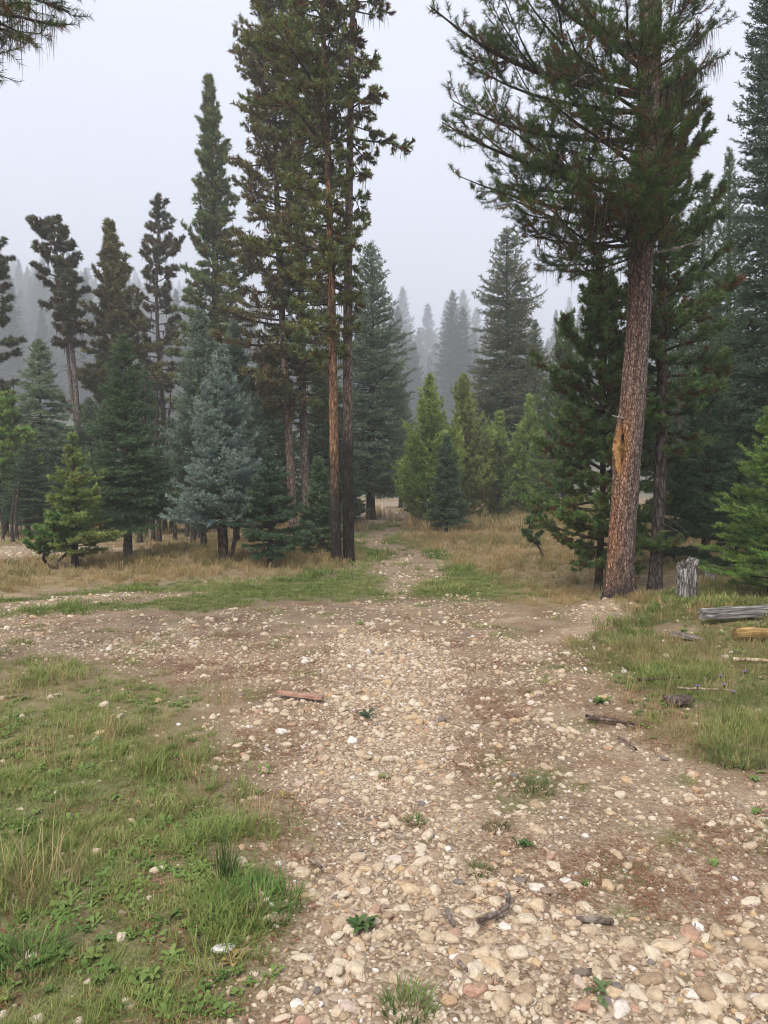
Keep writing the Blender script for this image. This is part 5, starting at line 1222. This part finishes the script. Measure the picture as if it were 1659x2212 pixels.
# ------------------------------------------------------------------ wood lying about
def stick(name, label, pts_px, r, col, cat='stick', lift=.02, knobs=0, mat=None):
    P = []
    for k, (px, py) in enumerate(pts_px):
        x, y = ground_xy(px, py); P.append([x, y, gz(x, y) + lift + r])
    P = np.array(P); c = P.mean(0); c[2] = P[:, 2].min() - r
    t = np.linspace(0, 1, 4*(len(P) - 1) + 1)*(len(P) - 1); i = np.minimum(t.astype(int), len(P) - 2); f = (t - i)[:, None]
    Q = P[i]*(1 - f) + P[i + 1]*f + rng.normal(size=(len(t), 3))*r*.18
    ge = Geo(); rr = r*(1 - .35*np.linspace(0, 1, len(Q)))*(1 + .12*rng.normal(size=len(Q)))
    ge.tube(Q - c, rr, 8, np.asarray(col)*(1 + .15*rng.normal(size=(len(Q), 1))))
    for _ in range(knobs):
        k = rng.integers(1, len(Q) - 1); d = unit(rng.normal(size=3) + [0, 0, .6])
        ge.tube([Q[k] - c, Q[k] - c + d*r*3.2], [r*.45, r*.2], 5, col)
    return thing(name, label, cat, c, None, ge.mesh(name, mat or M_WOOD))
stick('stick', 'grey forked driftwood stick lying on the cobbles near the front', [(1032, 2010), (1068, 1995), (1096, 1978), (1100, 1948)], .011, (.24, .21, .18), knobs=2)
stick('stick', 'dark brown stick at the edge of the right bank, longer of two', [(1268, 1563), (1320, 1568), (1376, 1576)], .013, (.14, .105, .085))
stick('stick', 'thin dark stick lying just above its longer neighbour by the bank', [(1264, 1557), (1300, 1560), (1330, 1566)], .012, (.10, .075, .06))
stick('stick', 'short brown stick below the pair of dark sticks', [(1338, 1606), (1358, 1616), (1374, 1630)], .011, (.17, .12, .10))
stick('stick', 'long pale bare stick lying in the bank grass', [(1462, 1500), (1520, 1503), (1585, 1506)], .010, (.34, .27, .19), lift=.05)
stick('stick', 'cream peeled stick at the right edge above the bank grass', [(1583, 1448), (1620, 1451), (1700, 1458)], .020, (.50, .41, .27), lift=.06)
stick('stick', 'dark twig lying in the bank grass below the pine mound', [(1378, 1478), (1420, 1476), (1470, 1474)], .014, (.09, .07, .05), lift=.03)
stick('stick', 'short grey stick among cobbles left of the driftwood', [(965, 1985), (972, 2000), (980, 2018)], .009, (.22, .19, .16))
stick('stick', 'short grey stick at the grass edge left of the cobbles', [(668, 1868), (682, 1876), (694, 1886)], .008, (.22, .18, .14))
stick('stick', 'thin grey twig near the middle of the front cobbles', [(990, 2100), (1000, 2112), (1012, 2125)], .008, (.22, .18, .15))
def chunk(name, label, px, py, dims, rz, col, cat, seed, lift=0.0, tiltx=0.0, mat=None, rag=.12, n=10):
    """split slab of wood: a bar with ragged ends and uneven faces"""
    g = np.random.default_rng(seed); x, y = ground_xy(px, py); L, W, T = dims
    xs_ = np.linspace(-.5, .5, n)*L; prof = [(-.5, -.5), (-.48, .42), (-.15, .5), (.25, .47), (.5, .38), (.47, -.5)]
    V = []; k = len(prof)
    for i, q in enumerate(xs_):
        e = 1 - .35*(abs(2*i/(n - 1) - 1) > .95)
        for (a, b) in prof:
            V.append([q + (g.normal()*rag*.25*W if i in (0, n - 1) else 0), a*W*e*(1 + .06*g.normal()), b*T*(1 + rag*g.normal())])
    F = [[i*k + j, i*k + (j + 1) % k, (i + 1)*k + (j + 1) % k, (i + 1)*k + j] for i in range(n - 1) for j in range(k)]
    V = np.array(V); F = [[f[0], f[1], f[2]] for f in F] + [[f[0], f[2], f[3]] for f in F]
    for e in (0, n - 1):
        F += [[e*k, e*k + j, e*k + j + 1] for j in range(1, k - 1)]
    c = np.asarray(col)*(1 + .12*g.normal(size=(len(V), 1)))
    o = thing(name, label, cat, (x, y, gz(x, y) + T*.5 + lift), None, np_mesh(name, V, np.array(F), mat or M_WOOD, c, False), rz)
    o.rotation_euler = (0, tiltx, rz)
    return o
xa, ya = ground_xy(600, 1506); xb, yb = ground_xy(697, 1519)
chunk('plank', 'reddish brown flat plank lying on the cobbles at mid track', 648, 1512, (math.hypot(xb - xa, yb - ya), .055, .022), math.atan2(yb - ya, xb - xa), (.33, .19, .135), 'plank', 31, .03, 0, simple_attr_mat('sawn_board', .7, 30, .8, 1.2), .03)
chunk('wood_chip', 'dark splintered bark slab among the front cobbles', 1265, 2108, (.10, .030, .010), .1, (.16, .13, .105), 'bark', 32, .0)
chunk('wood_chip', 'brown splintered wood piece beside the dark bark slab', 1235, 2120, (.085, .026, .012), .55, (.27, .20, .145), 'wood piece', 33, .0, .1)
chunk('wood_chip', 'grey flat splinter between the driftwood and the clover', 1285, 2000, (.13, .022, .010), -.12, (.21, .18, .15), 'wood piece', 34, .01)
chunk('bark_slab', 'dark bark slab in the grass at the foot of the bank', 1465, 1522, (.20, .14, .03), .2, (.13, .10, .09), 'bark', 35, .03)
chunk('weathered_board', 'split grey board lying tilted beside the scarred pine', 1483, 1392, (.30, .16, .03), -.5, (.26, .235, .21), 'board', 36, .02, .12, M_LOG)
xa, ya = ground_xy(1515, 1372); xb, yb = ground_xy(1800, 1362)
L_ = math.hypot(xb - xa, yb - ya)
o = chunk('weathered_beam', 'long weathered grey squared log lying in the grass on the right', 1657, 1366, (L_, .12, .105), math.atan2(yb - ya, xb - xa), (.30, .29, .28), 'log', 37, .035, -.02, M_LOG, .10, 22)
xa, ya = ground_xy(1588, 1405); xb, yb = ground_xy(1800, 1402)
ge = Geo(); Lp = math.hypot(xb - xa, yb - ya); q = np.linspace(-.5, .5, 14)
ge.tube(np.stack([q*Lp, .01*np.sin(q*9), .008*np.sin(q*13)], -1), .052*(1 + .05*rng.normal(size=14)), 12, np.array([.46, .31, .125])*(1 + .22*rng.normal(size=(14, 1))))
o = thing('peeled_log', 'yellow peeled log in the grass in front of the grey log', 'log', ((xa + xb)/2, (ya + yb)/2, gz((xa + xb)/2, (ya + yb)/2) + .06), None, ge.mesh('peeled_log', bark_mat('peeled_wood', (1.5, 26, 26), .60, .004)), math.atan2(yb - ya, xb - xa))

def stump(label, px, py, r, h, seed, col):
    g = np.random.default_rng(seed); x, y = ground_xy(px, py); k = 40; zs_ = np.concatenate([[-.08], np.linspace(0, 1, 12)*h])
    a = np.arange(k)*2*PI/k; V = []; C = []
    rid = fbm(np.cos(a)*3 + 9, np.sin(a)*3 + 9, seed) - .5; fl = fbm(np.cos(a)*8 + 9, np.sin(a)*8 + 9, seed + 5) - .5
    topz = .16*h*np.cos(a - .4) + .10*h*fl*2
    for i, z in enumerate(zs_):
        t = max(z, 0)/h
        rr = r*(1 + .30*math.exp(-max(z, 0)/.10)*(.6 + rid) + .40*rid + .55*fl*(.5 + .5*t) + .02*g.normal(size=k))
        zz = z + topz*t**3
        V += list(np.stack([rr*np.cos(a), rr*np.sin(a), np.broadcast_to(zz, (k,))], -1))
        C += list(np.asarray(col)*(.75 + 1.1*np.clip(fl + .35, 0, 1))[:, None]*np.ones((k, 3)))
    n = len(zs_); F = [[i*k + j, i*k + (j + 1) % k, (i + 1)*k + (j + 1) % k, (i + 1)*k + j] for i in range(n - 1) for j in range(k)]
    T = [[f[0], f[1], f[2]] for f in F] + [[f[0], f[2], f[3]] for f in F]
    # hollow rotten top
    b = len(V); 
    for q, (sr, dz) in enumerate(((.72, .0), (.45, -.10*h), (.15, -.16*h))):
        for j in range(k):
            p = V[(n - 1)*k + j]; V.append(np.array([p[0]*sr, p[1]*sr, p[2] + dz + .02*h*g.normal()])); C.append(np.asarray(col)*(.9 - .25*q))
    rings = [(n - 1)*k, b, b + k, b + 2*k]
    for u, v in zip(rings[:-1], rings[1:]):
        for j in range(k):
            j2 = (j + 1) % k; T += [[u + j, u + j2, v + j2], [u + j, v + j2, v + j]]
    V.append(np.array([0, 0, V[b + 2*k][2] - .02*h])); C.append(np.asarray(col)*.5)
    T += [[b + 2*k + j, b + 2*k + (j + 1) % k, len(V) - 1] for j in range(k)]
    thing('tree_stump', label, 'stump', (x, y, gz(x, y)), None, np_mesh('tree_stump', np.array(V), np.array(T), bark_mat('rotten_wood', (26, 26, 5), .30, .02), np.array(C), True))
stump('grey weathered tree stump with a rotten slanting top behind the scarred pine', 1482, 1316, .125, .44, 51, (.34, .32, .30))
stump('low pale tree stump half hidden in grass behind the tall grey one', 1532, 1276, .075, .20, 52, (.36, .36, .33))
xr, yr = ground_xy(1182, 1152)
for k, (dx, s, lab) in enumerate(((-.18, .24, 'grey boulder in the tan grass beyond the pine sapling, left of two'), (.24, .20, 'grey boulder in the tan grass beyond the pine sapling, right of two'))):
    stone(xr + dx, yr + .1*k, s, 0, 3 + k, lab, None, .6 + k, .8, .35, (0, 0), 1.3, 'boulder')

# a few knapweed flowers on the right bank
for k, (px, py, hh) in enumerate(((1508, 1560, .22), (1556, 1572, .26), (1590, 1580, .24), (1604, 1548, .30), (1545, 1540, .25))):
    x, y = ground_xy(px, py); ge = Geo(); q = np.array([.03*math.sin(k*2.1), .02*math.cos(k), hh])
    ge.tube(np.array([[0, 0, -.02], q*.5 + [.008, 0, 0], q]), [.0022, .0018, .0015], 4, (.13, .16, .06))
    ge.tube(np.array([q, q + [0, 0, .010], q + [0, 0, .016]]), [.004, .007, .006], 6, (.10, .10, .05))
    for j in range(10):
        a = j*2*PI/10; ge.tube(np.array([q + [0, 0, .016], q + [.014*math.cos(a), .014*math.sin(a), .024]]), [.003, .0012], 3, (.32, .20, .46), cap=False)
    thing('knapweed_flower', 'thin stem with a small purple knapweed flower in the right bank grass', 'flower', (x, y, gz(x, y)), 'purple knapweed flowers on the right bank', ge.mesh('knapweed_flower', M_BLADE))
